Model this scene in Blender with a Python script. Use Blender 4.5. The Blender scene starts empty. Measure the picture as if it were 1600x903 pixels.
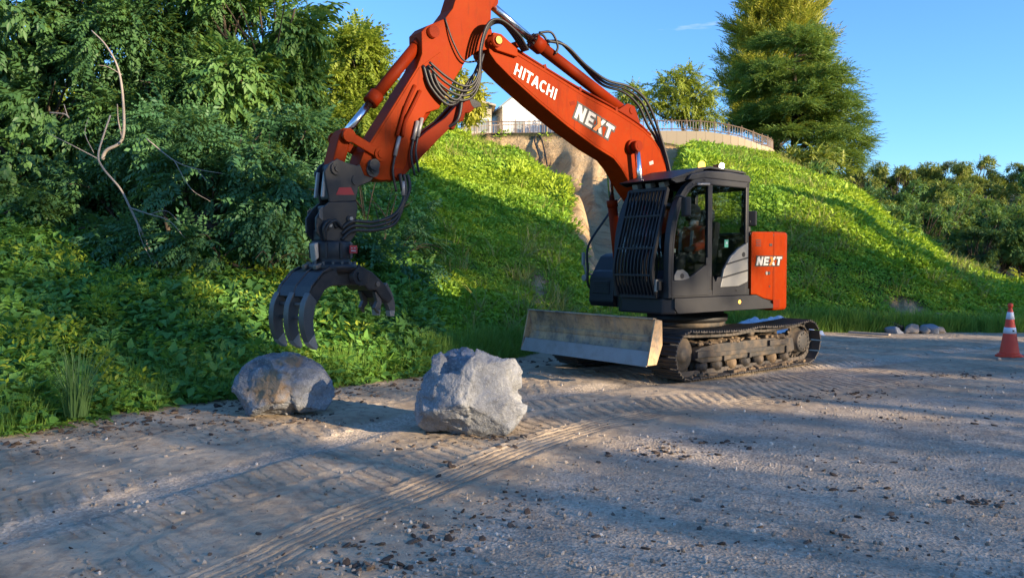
import bpy, bmesh, math, random
import numpy as np
from mathutils import Vector, Matrix, Euler
random.seed(7); rng = np.random.default_rng(11)
SC = bpy.context.scene; COL = SC.collection
R = math.radians

# ------------------------------------------------------------------ camera
cam_d = bpy.data.cameras.new('camera'); cam = bpy.data.objects.new('camera', cam_d); COL.objects.link(cam)
cam_d.sensor_width = 36; cam_d.lens = 27.9; cam_d.clip_start = .05; cam_d.clip_end = 3000
cam.location = (0, 0, 1.62); cam.rotation_euler = (R(88.0), 0, 0)
SC.camera = cam
# ------------------------------------------------------------------ sky and sun
SUN_AZ, SUN_EL = R(123), R(14)             # azimuth measured from +Y (view direction) towards +X
SUN_DIR = Vector((math.sin(SUN_AZ)*math.cos(SUN_EL), math.cos(SUN_AZ)*math.cos(SUN_EL), math.sin(SUN_EL)))
world = bpy.data.worlds.new('World'); SC.world = world; world.use_nodes = True
wn = world.node_tree; wn.nodes.clear()
sky = wn.nodes.new('ShaderNodeTexSky'); sky.sky_type = 'NISHITA'; sky.sun_disc = False
sky.sun_elevation = SUN_EL; sky.sun_rotation = SUN_AZ
sky.altitude = 50; sky.air_density = 1.0; sky.dust_density = .12; sky.ozone_density = 6.4
bg = wn.nodes.new('ShaderNodeBackground'); bg.inputs[1].default_value = .15
wo = wn.nodes.new('ShaderNodeOutputWorld')
# thin high wisps of cloud: stretched noise on the sky direction
tc = wn.nodes.new('ShaderNodeTexCoord'); mp = wn.nodes.new('ShaderNodeMapping'); mp.inputs['Scale'].default_value = (5.5, 5.5, 34); mp.inputs['Location'].default_value = (3.2, 1.7, .4)
nz = wn.nodes.new('ShaderNodeTexNoise'); nz.inputs['Scale'].default_value = 1.0; nz.inputs['Detail'].default_value = 5; nz.inputs['Roughness'].default_value = .55
cr = wn.nodes.new('ShaderNodeValToRGB'); cr.color_ramp.elements[0].position = .66; cr.color_ramp.elements[1].position = .86
cr.color_ramp.elements[0].color = (0, 0, 0, 1); cr.color_ramp.elements[1].color = (.6, .6, .6, 1)
mx = wn.nodes.new('ShaderNodeMixRGB'); mx.inputs[2].default_value = (5.6, 4.9, 4.7, 1)
wl = wn.links
wl.new(tc.outputs['Generated'], mp.inputs[0]); wl.new(mp.outputs[0], nz.inputs['Vector']); wl.new(nz.outputs[0], cr.inputs[0])
wl.new(cr.outputs[0], mx.inputs[0]); wl.new(sky.outputs[0], mx.inputs[1]); wl.new(mx.outputs[0], bg.inputs[0]); wl.new(bg.outputs[0], wo.inputs[0])
sun_d = bpy.data.lights.new('sun', 'SUN'); sun_d.energy = 5.0; sun_d.angle = R(.5); sun_d.color = (1.0, .80, .55)
sun = bpy.data.objects.new('sun', sun_d); COL.objects.link(sun); sun.rotation_euler = (-SUN_DIR).to_track_quat('-Z', 'Y').to_euler(); sun.location = (30, -20, 30)
vs = SC.view_settings; vs.view_transform = 'Standard'; vs.look = 'None'; vs.gamma = 1; vs.exposure = 1.25; vs.use_curve_mapping = False
SC.cycles.max_bounces = 6; SC.cycles.diffuse_bounces = 3; SC.cycles.glossy_bounces = 3; SC.cycles.transmission_bounces = 4; SC.cycles.transparent_max_bounces = 12
SC.cycles.use_denoising = True

# ------------------------------------------------------------------ helpers
def tag(o, label=None, cat=None, group=None, kind=None):
    if label: o['label'] = label
    if cat: o['category'] = cat
    if group: o['group'] = group
    if kind: o['kind'] = kind
    return o
def empty(name, loc=(0, 0, 0), rz=0):
    o = bpy.data.objects.new(name, None); COL.objects.link(o); o.location = loc; o.rotation_euler = (0, 0, rz); o.empty_display_size = .1
    return o
def link(name, me, parent=None):
    o = bpy.data.objects.new(name, me); COL.objects.link(o)
    if parent: o.parent = parent
    return o
def npmesh(name, V, Fc, mat=None, attrs=None, smooth=False):
    """Mesh from arrays: V (n,3), Fc (m,k) with k = 3 or 4."""
    V = np.asarray(V, np.float32); Fc = np.asarray(Fc, np.int32); m, k = Fc.shape
    me = bpy.data.meshes.new(name); me.vertices.add(len(V)); me.vertices.foreach_set('co', V.ravel())
    me.loops.add(m*k); me.loops.foreach_set('vertex_index', Fc.ravel())
    me.polygons.add(m); me.polygons.foreach_set('loop_start', np.arange(0, m*k, k, dtype=np.int32))
    if smooth: me.polygons.foreach_set('use_smooth', np.ones(m, bool))
    for n, a in (attrs or {}).items():
        at = me.attributes.new(n, 'FLOAT', 'POINT'); at.data.foreach_set('value', np.asarray(a, np.float32))
    me.update(calc_edges=True)
    if mat: me.materials.append(mat)
    return me
def fr(t):  # orthonormal frame for a direction
    t = Vector(t).normalized(); u = Vector((0, 0, 1)) if abs(t.z) < .9 else Vector((1, 0, 0))
    a = t.cross(u).normalized(); return a, t.cross(a).normalized(), t
def curve_pts(P, n=8):
    """Catmull-Rom through points."""
    P = [Vector(p) for p in P]; Q = [2*P[0]-P[1]]+P+[2*P[-1]-P[-2]]; out = []
    for i in range(1, len(Q)-2):
        for k in range(n):
            t = k/n; a, b, c, d = Q[i-1:i+3]
            out.append(.5*((2*b)+(c-a)*t+(2*a-5*b+4*c-d)*t*t+(3*b-a-3*c+d)*t**3))
    return out+[P[-1]]
class MB:
    """Collects shapes; build() makes one mesh object."""
    def __init__(s): s.v = []; s.f = []; s.sm = []
    def add(s, V, Fc, smooth=False):
        o = len(s.v); s.v += [tuple(v) for v in V]; s.f += [tuple(i+o for i in f) for f in Fc]; s.sm += [smooth]*len(Fc); return s
    def bm(s, b, smooth=False):
        b.verts.index_update(); s.add([v.co.copy() for v in b.verts], [[v.index for v in f.verts] for f in b.faces], smooth); b.free(); return s
    def box(s, c, d, rot=None, bev=0.0, seg=2):
        b = bmesh.new(); bmesh.ops.create_cube(b, size=1)
        M = Matrix.Translation(c) @ (rot.to_4x4() if rot is not None else Matrix()) @ Matrix.Diagonal((*d, 1))
        bmesh.ops.transform(b, matrix=M, verts=b.verts)
        if bev: bmesh.ops.bevel(b, geom=b.edges[:], offset=bev, segments=seg, affect='EDGES', profile=.6)
        return s.bm(b)
    def bar(s, p, q, w, h=None, up=(0, 0, 1), bev=0.0):
        p, q = Vector(p), Vector(q); d = q-p; t = d.normalized(); u = Vector(up); a = t.cross(u)
        if a.length < 1e-4: a = t.cross(Vector((1, 0, 0)))
        a.normalize(); u = a.cross(t).normalized(); M = Matrix((t, a, u)).transposed()
        return s.box((p+q)/2, (d.length, w, h or w), M, bev)
    def prism(s, poly, y0, y1, bev=0.0, seg=2, plane='xz', sel=None):
        """Polygon in the xz (or xy) plane extruded along y (or z)."""
        b = bmesh.new()
        f = (lambda p, y: (p[0], y, p[1])) if plane == 'xz' else (lambda p, y: (p[0], p[1], y)) if plane == 'xy' else (lambda p, y: (y, p[0], p[1]))
        A = [b.verts.new(f(p, y0)) for p in poly]; B = [b.verts.new(f(p, y1)) for p in poly]; n = len(poly)
        b.faces.new(A); b.faces.new(B[::-1])
        for i in range(n): b.faces.new((A[i], B[i], B[(i+1) % n], A[(i+1) % n]))
        bmesh.ops.recalc_face_normals(b, faces=b.faces)
        if bev: bmesh.ops.bevel(b, geom=[e for e in b.edges if e.calc_face_angle(0) > .35], offset=bev, segments=seg, affect='EDGES', profile=.6, clamp_overlap=True)
        return s.bm(b)
    def cyl(s, p, q, r, r2=None, n=20, bev=0.0):
        p, q = Vector(p), Vector(q); a, b_, t = fr(q-p); r2 = r if r2 is None else r2
        V = []; 
        for c, rr in ((p, r), (q, r2)): V += [c+rr*(math.cos(2*math.pi*i/n)*a+math.sin(2*math.pi*i/n)*b_) for i in range(n)]
        s.add(V, [(i, (i+1) % n, n+(i+1) % n, n+i) for i in range(n)], n > 8)
        s.add(V, [tuple(range(n))[::-1], tuple(range(n, 2*n))]); return s
    def tube(s, P, r, n=8, cap=True):
        P = [Vector(p) for p in P]; m = len(P); rr = [float(q) for q in r] if hasattr(r, '__len__') else [r]*m
        V = []; a = None
        for i in range(m):
            t = (P[min(i+1, m-1)]-P[max(i-1, 0)]).normalized()
            if a is None: a, b_, _ = fr(t)
            else:
                a = (a-t*a.dot(t)); a = a.normalized() if a.length > 1e-6 else fr(t)[0]
            b_ = t.cross(a); V += [P[i]+rr[i]*(math.cos(2*math.pi*k/n)*a+math.sin(2*math.pi*k/n)*b_) for k in range(n)]
        Fc = [(i*n+k, i*n+(k+1) % n, (i+1)*n+(k+1) % n, (i+1)*n+k) for i in range(m-1) for k in range(n)]
        s.add(V, Fc, True)
        if cap: s.add(V[:n], [tuple(range(n))[::-1]]); s.add(V[-n:], [tuple(range(n))])
        return s
    def lathe(s, prof, c=(0, 0, 0), axis=(0, 0, 1), n=24, smooth=True):
        a, b_, t = fr(axis); c = Vector(c); V = []; m = len(prof)
        for r, z in prof: V += [c+t*z+r*(math.cos(2*math.pi*k/n)*a+math.sin(2*math.pi*k/n)*b_) for k in range(n)]
        s.add(V, [(i*n+k, i*n+(k+1) % n, (i+1)*n+(k+1) % n, (i+1)*n+k) for i in range(m-1) for k in range(n)], smooth)
        s.add(V[:n], [tuple(range(n))[::-1]]); s.add(V[-n:], [tuple(range(n))]); return s
    def sweep_rect(s, P, w, h, side=(0, 1, 0), bev=0):
        """Rectangular section along a path lying in a plane with normal `side`; w along side, h across."""
        P = [Vector(p) for p in P]; m = len(P); sd = Vector(side).normalized(); V = []
        for i in range(m):
            t = (P[min(i+1, m-1)]-P[max(i-1, 0)]).normalized(); u = sd.cross(t).normalized()
            V += [P[i]+sd*w/2+u*h/2, P[i]-sd*w/2+u*h/2, P[i]-sd*w/2-u*h/2, P[i]+sd*w/2-u*h/2]
        Fc = [(i*4+k, i*4+(k+1) % 4, i*4+4+(k+1) % 4, i*4+4+k) for i in range(m-1) for k in range(4)]
        return s.add(V, Fc+[(3, 2, 1, 0), tuple(range(4*m-4, 4*m))])
    def mesh(s, name, mat):
        me = bpy.data.meshes.new(name); me.from_pydata([tuple(v) for v in s.v], [], s.f); me.polygons.foreach_set('use_smooth', s.sm)
        b = bmesh.new(); b.from_mesh(me); bmesh.ops.remove_doubles(b, verts=b.verts, dist=1e-5); bmesh.ops.recalc_face_normals(b, faces=b.faces); b.to_mesh(me); b.free()
        if mat: me.materials.append(mat)
        return me
    def build(s, name, mat, parent=None): return link(name, s.mesh(name, mat), parent)

# value noise (numpy)
def _h(i, j, k, sd):
    n = (i*374761393+j*668265263+k*2147483647+sd*1274126177) & 0xffffffff
    n = ((n ^ (n >> 13))*1274126177) & 0xffffffff
    return ((n ^ (n >> 16)) & 0xffff)/65535.
def vnoise(x, y, z=0, sd=0):
    x, y, z = np.broadcast_arrays(np.asarray(x, float), np.asarray(y, float), np.asarray(z, float))
    i, j, k = (np.floor(a).astype(np.int64) for a in (x, y, z)); u, v, w = x-i, y-j, z-k
    u, v, w = (t*t*(3-2*t) for t in (u, v, w)); r = 0
    for a in (0, 1):
        for b in (0, 1):
            for c in (0, 1):
                r = r+_h(i+a, j+b, k+c, sd)*(u if a else 1-u)*(v if b else 1-v)*(w if c else 1-w)
    return r*2-1
def fbm(x, y, z=0, o=4, sd=0, g=.5):
    r = 0; a = 1; s = 0
    for q in range(o):
        f = 2.03**q; r = r+a*vnoise(np.asarray(x)*f, np.asarray(y)*f, np.asarray(z)*f, sd+q); s += a; a *= g
    return r/s
def sstep(a, b, x): t = np.clip((np.asarray(x, float)-a)/(b-a), 0, 1); return t*t*(3-2*t)

# ------------------------------------------------------------------ materials
class NT:
    def __init__(s, name):
        s.m = bpy.data.materials.new(name); s.m.use_nodes = True; s.t = s.m.node_tree; s.t.nodes.clear(); s.out = s.n('ShaderNodeOutputMaterial')
    def n(s, ty, **kw):
        x = s.t.nodes.new(ty)
        for k, v in kw.items():
            if k.startswith('i_'): x.inputs[k[2:].replace('_', ' ')].default_value = v
            else: setattr(x, k, v)
        return x
    def l(s, a, b): s.t.links.new(a, b)
    def noise(s, scale, detail=4, rough=.55, vec=None, ty='ShaderNodeTexNoise', dist=0):
        x = s.n(ty); x.inputs['Scale'].default_value = scale
        if ty == 'ShaderNodeTexNoise': x.inputs['Detail'].default_value = detail; x.inputs['Roughness'].default_value = rough; x.inputs['Distortion'].default_value = dist
        if vec is not None: s.l(vec, x.inputs['Vector'])
        return x
    def coord(s, kind='Object', scale=None):
        c = s.n('ShaderNodeTexCoord')
        if scale is None: return c.outputs[kind]
        m = s.n('ShaderNodeMapping'); m.inputs['Scale'].default_value = scale; s.l(c.outputs[kind], m.inputs[0]); return m.outputs[0]
    def ramp(s, fac, stops):
        x = s.n('ShaderNodeValToRGB'); e = x.color_ramp.elements
        while len(e) < len(stops): e.new(.5)
        for el, (p, c) in zip(e, stops): el.position = p; el.color = (*c, 1) if hasattr(c, '__len__') else (c, c, c, 1)
        s.l(fac, x.inputs[0]); return x.outputs[0]
    def mix(s, f, a, b, ty='MIX'):
        x = s.n('ShaderNodeMixRGB', blend_type=ty)
        for i, v in ((0, f), (1, a), (2, b)):
            if hasattr(v, 'links') or hasattr(v, 'is_linked'): s.l(v, x.inputs[i])
            else: x.inputs[i].default_value = v if i == 0 else (*v, 1)
        return x.outputs[0]
    def math(s, op, a, b=0.0):
        x = s.n('ShaderNodeMath', operation=op)
        for i, v in ((0, a), (1, b)):
            if hasattr(v, 'is_linked'): s.l(v, x.inputs[i])
            else: x.inputs[i].default_value = v
        return x.outputs[0]
    def bump(s, h, strength=.3, dist=.01, nrm=None):
        x = s.n('ShaderNodeBump'); x.inputs['Strength'].default_value = strength; x.inputs['Distance'].default_value = dist; s.l(h, x.inputs['Height'])
        if nrm is not None: s.l(nrm, x.inputs['Normal'])
        return x.outputs[0]
    def attr(s, name): x = s.n('ShaderNodeAttribute'); x.attribute_name = name; return x.outputs['Fac']
    def pbr(s, col, rough=.5, metal=0, nrm=None, spec=.5, **kw):
        x = s.n('ShaderNodeBsdfPrincipled')
        for i, v in (('Base Color', col), ('Roughness', rough), ('Metallic', metal), ('Specular IOR Level', spec)):
            if hasattr(v, 'is_linked'): s.l(v, x.inputs[i])
            else: x.inputs[i].default_value = (*v, 1) if i == 'Base Color' else v
        if nrm is not None: s.l(nrm, x.inputs['Normal'])
        for k, v in kw.items(): x.inputs[k.replace('_', ' ')].default_value = v
        return x
    def done(s, sh): s.l(sh.outputs[0] if hasattr(sh, 'outputs') else sh, s.out.inputs[0]); return s.m
def paint(name, c, rough=.4, metal=0, dirt=(.16, .12, .085), dirty=.25, scale=3.0, coat=0, bump=.05, spec=.5):
    """Painted or bare metal with uneven gloss, dust and scuffs."""
    t = NT(name); co = t.coord('Object'); a = t.noise(scale, 6, .62, co); b = t.noise(scale*9, 4, .6, co)
    m = t.math('MULTIPLY', t.ramp(a.outputs[0], [(.42, 0.), (.72, 1.)]), dirty)
    m2 = t.math('ADD', m, t.math('MULTIPLY', t.ramp(b.outputs[0], [(.55, 0.), (.75, 1.)]), dirty*.5))
    col = t.mix(m2, c, dirt); rg = t.math('ADD', rough, t.math('MULTIPLY', b.outputs[0], .18))
    p = t.pbr(col, rg, metal, t.bump(b.outputs[0], bump, .004), spec); p.inputs['Coat Weight'].default_value = coat; p.inputs['Coat Roughness'].default_value = .15
    return t.done(p)
def leaf_mat(name, c1, c2, transl=.35, rough=.5, inst=False, big=None):
    t = NT(name)
    if inst: f = t.n('ShaderNodeObjectInfo').outputs['Random']
    else: f = t.attr('tint')
    col = t.mix(f, c1, c2)
    if big:
        g = t.n('ShaderNodeNewGeometry'); nzz = t.noise(big[0], 2, .5, g.outputs['Position']); col = t.mix(t.ramp(nzz.outputs[0], [(.4, 0.), (.65, 1.)]), col, big[1])
    p = t.pbr(col, rough, 0, None, .35); tr = t.n('ShaderNodeBsdfTranslucent'); t.l(t.mix(.65, col, (.32, .40, .03)), tr.inputs[0])
    ms = t.n('ShaderNodeMixShader'); ms.inputs[0].default_value = transl; t.l(p.outputs[0], ms.inputs[1]); t.l(tr.outputs[0], ms.inputs[2])
    return t.done(ms)
M = {}
def orange_mat():
    t = NT('orange_paint'); co = t.coord('Object'); n1 = t.noise(1.6, 6, .6, co); n2 = t.noise(11, 6, .7, co); st = t.noise(5, 5, .65, t.coord('Object', (2.2, 1, .35)), dist=.4); sc = t.noise(9, 6, .75, t.coord('Object', (.5, 2, 6)))
    c = t.mix(t.ramp(n1.outputs[0], [(.35, 0.), (.68, 1.)]), (.21, .020, .0007), (.25, .026, .0012))
    c = t.mix(t.math('MULTIPLY', t.ramp(n2.outputs[0], [(.5, 0.), (.72, 1.)]), .35), c, (.22, .05, .010))
    c = t.mix(t.math('MULTIPLY', t.ramp(st.outputs[0], [(.56, 0.), (.70, 1.)]), .5), c, (.09, .016, .006))
    c = t.mix(t.math('MULTIPLY', t.ramp(sc.outputs[0], [(.66, 0.), (.70, 1.)]), .55), c, (.05, .035, .03))
    return t.done(t.pbr(c, t.math('ADD', .38, t.math('MULTIPLY', n2.outputs[0], .25)), 0, t.bump(n2.outputs[0], .06, .004), .05))
M['orange'] = orange_mat()
M['orange_dark'] = paint('orange_paint_worn', (.18, .015, .001), .5, dirty=.25, scale=3.5, spec=.08, dirt=(.09, .03, .012))
M['charcoal'] = paint('charcoal_paint', (.011, .012, .016), .45, dirty=.10, scale=2.5, dirt=(.06, .05, .045), spec=.4)
M['black'] = paint('black_steel', (.010, .010, .012), .48, dirty=.14, scale=5, dirt=(.06, .05, .045))
M['grab'] = paint('grapple_steel', (.013, .013, .016), .38, .0, dirty=.4, scale=9, dirt=(.06, .052, .045), spec=.4)
M['tine'] = paint('worn_tine_steel', (.095, .09, .088), .38, .4, dirty=.5, scale=8, dirt=(.16, .135, .115))
M['tip'] = paint('polished_tip_steel', (.32, .30, .28), .38, .5, dirty=.35, scale=9, dirt=(.2, .16, .12))
M['track'] = paint('track_steel', (.075, .07, .068), .5, .45, dirty=.55, scale=7, dirt=(.17, .13, .10))
M['mud'] = paint('dry_mud', (.20, .145, .095), .92, 0, dirty=.6, scale=9, dirt=(.12, .085, .06), bump=.5, spec=.2)
M['frame'] = paint('undercarriage_paint', (.03, .03, .032), .6, .1, dirty=.6, scale=5, dirt=(.20, .14, .085))
M['chrome'] = paint('chrome_rod', (.75, .76, .78), .12, 1.0, dirty=.05, scale=6)
M['steel'] = paint('bright_steel', (.30, .29, .28), .42, .4, dirty=.35, scale=6)
M['hose'] = paint('hose_rubber', (.012, .012, .013), .42, dirty=.06, scale=9)
M['silver'] = paint('silver_panel', (.23, .23, .22), .4, .2, dirty=.15, scale=3)
M['letter'] = paint('letter_silver', (.44, .43, .41), .45, dirty=.18, scale=9)
M['letter_black'] = paint('letter_black', (.012, .012, .012), .45, dirty=.05)
M['letter_orange'] = paint('letter_orange', (.62, .13, .006), .45, dirty=.08)
M['red'] = paint('red_label', (.42, .02, .02), .5, dirty=.1)
M['yellow'] = paint('yellow_label', (.72, .48, .05), .5, dirty=.1)
M['green_sticker'] = paint('green_sticker', (.10, .42, .26), .5, dirty=.05)
M['white'] = paint('white_paint', (.75, .73, .69), .6, dirty=.12, scale=1.5)
M['seat'] = paint('seat_vinyl', (.05, .05, .055), .7, dirty=.1)
def blade_mat():
    t = NT('blade_worn_paint'); co = t.coord('Object'); a = t.noise(2.6, 6, .65, co); b = t.noise(14, 5, .7, co)
    st = t.noise(6, 4, .6, t.coord('Object', (1, 1.2, .25)))
    c = t.mix(t.ramp(a.outputs[0], [(.34, 0.), (.54, 1.)]), (.14, .12, .10), (.50, .33, .18))
    c = t.mix(t.math('MULTIPLY', t.ramp(st.outputs[0], [(.5, 0.), (.7, 1.)]), .7), c, (.26, .23, .205))
    c = t.mix(t.math('MULTIPLY', t.ramp(b.outputs[0], [(.52, 0.), (.7, 1.)]), .5), c, (.05, .045, .042))
    return t.done(t.pbr(c, .5, .15, t.bump(b.outputs[0], .25, .01)))
M['blade'] = blade_mat()
def emis(name, c, s):
    t = NT(name); e = t.n('ShaderNodeEmission'); e.inputs[0].default_value = (*c, 1); e.inputs[1].default_value = s; return t.done(e)
M['lamp'] = emis('lamp_glow', (1, .9, .72), 14); M['amber'] = emis('amber_glow', (1, .42, .06), 2.5)
def glass(name, tint=(.55, .62, .60), op=.22):
    t = NT(name); tr = t.n('ShaderNodeBsdfTransparent'); tr.inputs[0].default_value = (*tint, 1); g = t.n('ShaderNodeBsdfGlossy'); g.inputs['Roughness'].default_value = .03; g.inputs[0].default_value = (.9, .95, 1, 1)
    fz = t.n('ShaderNodeLayerWeight'); fz.inputs[0].default_value = .5; fc = t.math('ADD', t.math('MULTIPLY', t.math('POWER', fz.outputs['Facing'], 4.0), .55), .035); ms = t.n('ShaderNodeMixShader'); t.l(fc, ms.inputs[0]); t.l(tr.outputs[0], ms.inputs[1]); t.l(g.outputs[0], ms.inputs[2])
    return t.done(ms)
M['glass'] = glass('cab_glass', (.60, .64, .64)); M['mirror'] = paint('mirror_glass', (.6, .62, .65), .05, 1.0, dirty=.02)
M['bark'] = paint('bark', (.085, .065, .048), .9, dirty=.6, scale=6, dirt=(.045, .038, .03), bump=.6, spec=.2)
M['deadwood'] = paint('pale_deadwood', (.33, .28, .24), .85, dirty=.5, scale=8, dirt=(.17, .14, .12), bump=.4, spec=.2)
M['rockgrey'] = None
# ------------------------------------------------------------------ instanced stuff (grass, ground cover, gravel)
def stuff(name, label, cat, P, Rt, S, template, mat):
    me = bpy.data.meshes.new(name); P = np.asarray(P, np.float32); me.vertices.add(len(P)); me.vertices.foreach_set('co', P.ravel())
    a = me.attributes.new('rot', 'FLOAT_VECTOR', 'POINT'); a.data.foreach_set('vector', np.asarray(Rt, np.float32).ravel())
    a = me.attributes.new('scl', 'FLOAT_VECTOR', 'POINT'); S = np.asarray(S, np.float32); S = np.repeat(S[:, None], 3, 1) if S.ndim == 1 else S
    a.data.foreach_set('vector', S.ravel()); me.update()
    o = link(name, me); src = bpy.data.objects.new(name+'_template', template)
    if not template.materials: template.materials.append(mat)
    ng = bpy.data.node_groups.new(name, 'GeometryNodeTree')
    ng.interface.new_socket('Geometry', in_out='INPUT', socket_type='NodeSocketGeometry'); ng.interface.new_socket('Geometry', in_out='OUTPUT', socket_type='NodeSocketGeometry')
    N = ng.nodes.new; gi, go = N('NodeGroupInput'), N('NodeGroupOutput'); mp = N('GeometryNodeMeshToPoints'); oi = N('GeometryNodeObjectInfo'); oi.inputs['Object'].default_value = src; oi.inputs['As Instance'].default_value = False
    ip = N('GeometryNodeInstanceOnPoints'); ar = N('GeometryNodeInputNamedAttribute'); ar.data_type = 'FLOAT_VECTOR'; ar.inputs[0].default_value = 'rot'
    as_ = N('GeometryNodeInputNamedAttribute'); as_.data_type = 'FLOAT_VECTOR'; as_.inputs[0].default_value = 'scl'; er = N('FunctionNodeEulerToRotation')
    K = ng.links.new; K(gi.outputs[0], mp.inputs[0]); K(mp.outputs[0], ip.inputs['Points']); K(oi.outputs['Geometry'], ip.inputs['Instance'])
    K(ar.outputs[0], er.inputs[0]); K(er.outputs[0], ip.inputs['Rotation']); K(as_.outputs[0], ip.inputs['Scale']); K(ip.outputs[0], go.inputs[0])
    md = o.modifiers.new('scatter', 'NODES'); md.node_group = ng
    return tag(o, label, cat, kind='stuff')

# ------------------------------------------------------------------ ground sheet
WHEEL = np.array([(-4.2, -1.2), (-2.4, 2.0), (-1.48, 4.03), (-.72, 5.5), (.48, 7.34), (1.34, 8.26), (2.39, 8.95), (3.4, 9.5), (5.2, 10.4), (8, 12.2), (11, 14.5)])
_t = np.linspace(0, 1, len(WHEEL)); _s = np.linspace(0, 1, 160)
def smooth_poly(P, n=160):
    Q = np.array([tuple(v) for v in curve_pts([(a, b, 0) for a, b in P], 16)])[:, :2]; return Q
WQ = smooth_poly(WHEEL); WL = np.r_[0, np.cumsum(np.hypot(*np.diff(WQ, axis=0).T))]
def lane(x, y):
    """(s, d): distance along the wheel ruts, and offset to their left."""
    x = np.asarray(x, float).ravel(); y = np.asarray(y, float).ravel(); s = np.empty_like(x); d = np.empty_like(x)
    T = np.gradient(WQ, axis=0); T /= np.linalg.norm(T, axis=1)[:, None]
    for i in range(0, len(x), 20000):
        q = slice(i, i+20000); D2 = (x[q, None]-WQ[None, :, 0])**2+(y[q, None]-WQ[None, :, 1])**2; k = D2.argmin(1)
        dx, dy = x[q]-WQ[k, 0], y[q]-WQ[k, 1]; s[q] = WL[k]+dx*T[k, 0]+dy*T[k, 1]; d[q] = -dx*T[k, 1]+dy*T[k, 0]
    return s, d
BANDS = ((.24, .76, -.35, .15, 21, .008), (.95, 1.47, -.3, .15, 22, .007), (1.85, 2.4, -.45, .16, 23, .009), (2.55, 3.1, -.2, .16, 24, .009), (3.2, 3.75, -.3, .16, 26, .008))
def ground_h(x, y, fine=True):
    sh = np.shape(x); x = np.asarray(x, float).ravel(); y = np.asarray(y, float).ravel()
    near = sstep(26, 14, np.hypot(x, y-4)); s, d = lane(x, y)
    z = .03*fbm(x*.35, y*.35, 0, 3, 3)+.012*fbm(x*1.7, y*1.7, 0, 3, 9)
    band = lambda a, b, e=.06: sstep(a-e, a+e, d)*sstep(b+e, b-e, d)
    wob = .06*vnoise(s*1.3, d*1.3, 0, 5); on = lambda sd, lo=-.25: sstep(lo, lo+.35, fbm(x*.8, y*.8, 0, 3, sd))
    bars = lambda sl, pit: np.abs((((s+sl*d+wob)/pit) % 1)-.5)*2
    for a, b, sl, pit, sd, amp in BANDS:
        w = band(a, b)*on(sd); z = z+w*(amp*(sstep(.35, .65, bars(sl, pit))-.6))
        z = z+.009*np.exp(-((d-a)/.04)**2)*on(sd+40)+.009*np.exp(-((d-b)/.04)**2)*on(sd+60)
    w = sstep(-.17, -.13, d)*sstep(.19, .15, d)
    z = z+w*(-.008+.006*np.cos(2*np.pi*d/.066))*(.55+.45*on(77))+.010*np.exp(-((d+.2)/.04)**2)+.008*np.exp(-((d-.22)/.04)**2)
    z = z-.03*band(1.5, 1.85, .12)*near                                  # smooth pressed strip
    rough = .5+.5*vnoise(x*.6, y*.6, 0, 55)
    if fine: z = z+.010*rough*fbm(x*7, y*7, 0, 3, 31)+.005*fbm(x*22, y*22, 0, 2, 33)
    return (z*near-.012).reshape(sh)
def gaxis(a, b, lo, hi, ext=1200):
    k = np.array([.5, 1.5, 4, 10, 25, 60, 150, 400, ext]); return k
fx = np.arange(-7.0, 11.5, .03); gx = np.r_[-7-np.array([1200, 500, 200, 90, 40, 18, 8, 3.5, 1.5, .6, .2]), fx, 11.5+np.array([.2, .6, 1.5, 3.5, 8, 18, 40, 90, 200, 500, 1200])]
fy = [3.2]
while fy[-1] < 19: fy.append(fy[-1]+max(.017, fy[-1]**2/1100))
gy = np.r_[3.2-np.array([1200, 500, 200, 90, 40, 18, 8, 3.5, 1.5, .6, .2]), fy, fy[-1]+np.array([.6, 1.5, 3.5, 8, 18, 40, 90, 200, 500, 1500])]
GX, GY = np.meshgrid(gx, gy); GZ = ground_h(GX, GY)
nx, ny = len(gx), len(gy); idx = np.arange(nx*ny).reshape(ny, nx)
gf = np.c_[idx[:-1, :-1].ravel(), idx[:-1, 1:].ravel(), idx[1:, 1:].ravel(), idx[1:, :-1].ravel()]
gs, gd = lane(GX, GY)
grav = sstep(-.15, -1.1, gd+.55*fbm(GX*.7, GY*.7, 0, 4, 41).ravel())                       # grey gravel to the right of the ruts
grav = np.maximum(grav*sstep(15, 10.5, GY.ravel()+GX.ravel()*-.25), .85*sstep(.3, .0, np.abs(gd-1.67)-.12+.25*fbm(GX*1.1, GY*1.1, 0, 3, 43).ravel()))
wobG = .05*vnoise(gs*1.3, gd*1.3, 0, 5)+.02*vnoise(gs*6, gd*6, 0, 6); bph = np.zeros_like(gs); bmk = np.zeros_like(gs); gxx, gyy = GX.ravel(), GY.ravel()
for a, b, sl, pit, sd, amp in BANDS:
    inb = (gd > a-.12) & (gd < b+.12); w = sstep(a-.03, a+.03, gd)*sstep(b+.03, b-.03, gd)*sstep(-.3, .1, fbm(gxx*.8, gyy*.8, 0, 3, sd)); bph = np.where(inb, (gs+sl*gd+wobG)/pit, bph); bmk = np.maximum(bmk, w)
bmk = bmk*sstep(26, 14, np.hypot(gxx, gyy-4)); tmk = sstep(-.18, -.14, gd)*sstep(.20, .16, gd)*(.5+.5*sstep(-.4, 0, fbm(gxx*.9, gyy*.9, 0, 3, 79)))*sstep(22, 12, gyy)
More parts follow.
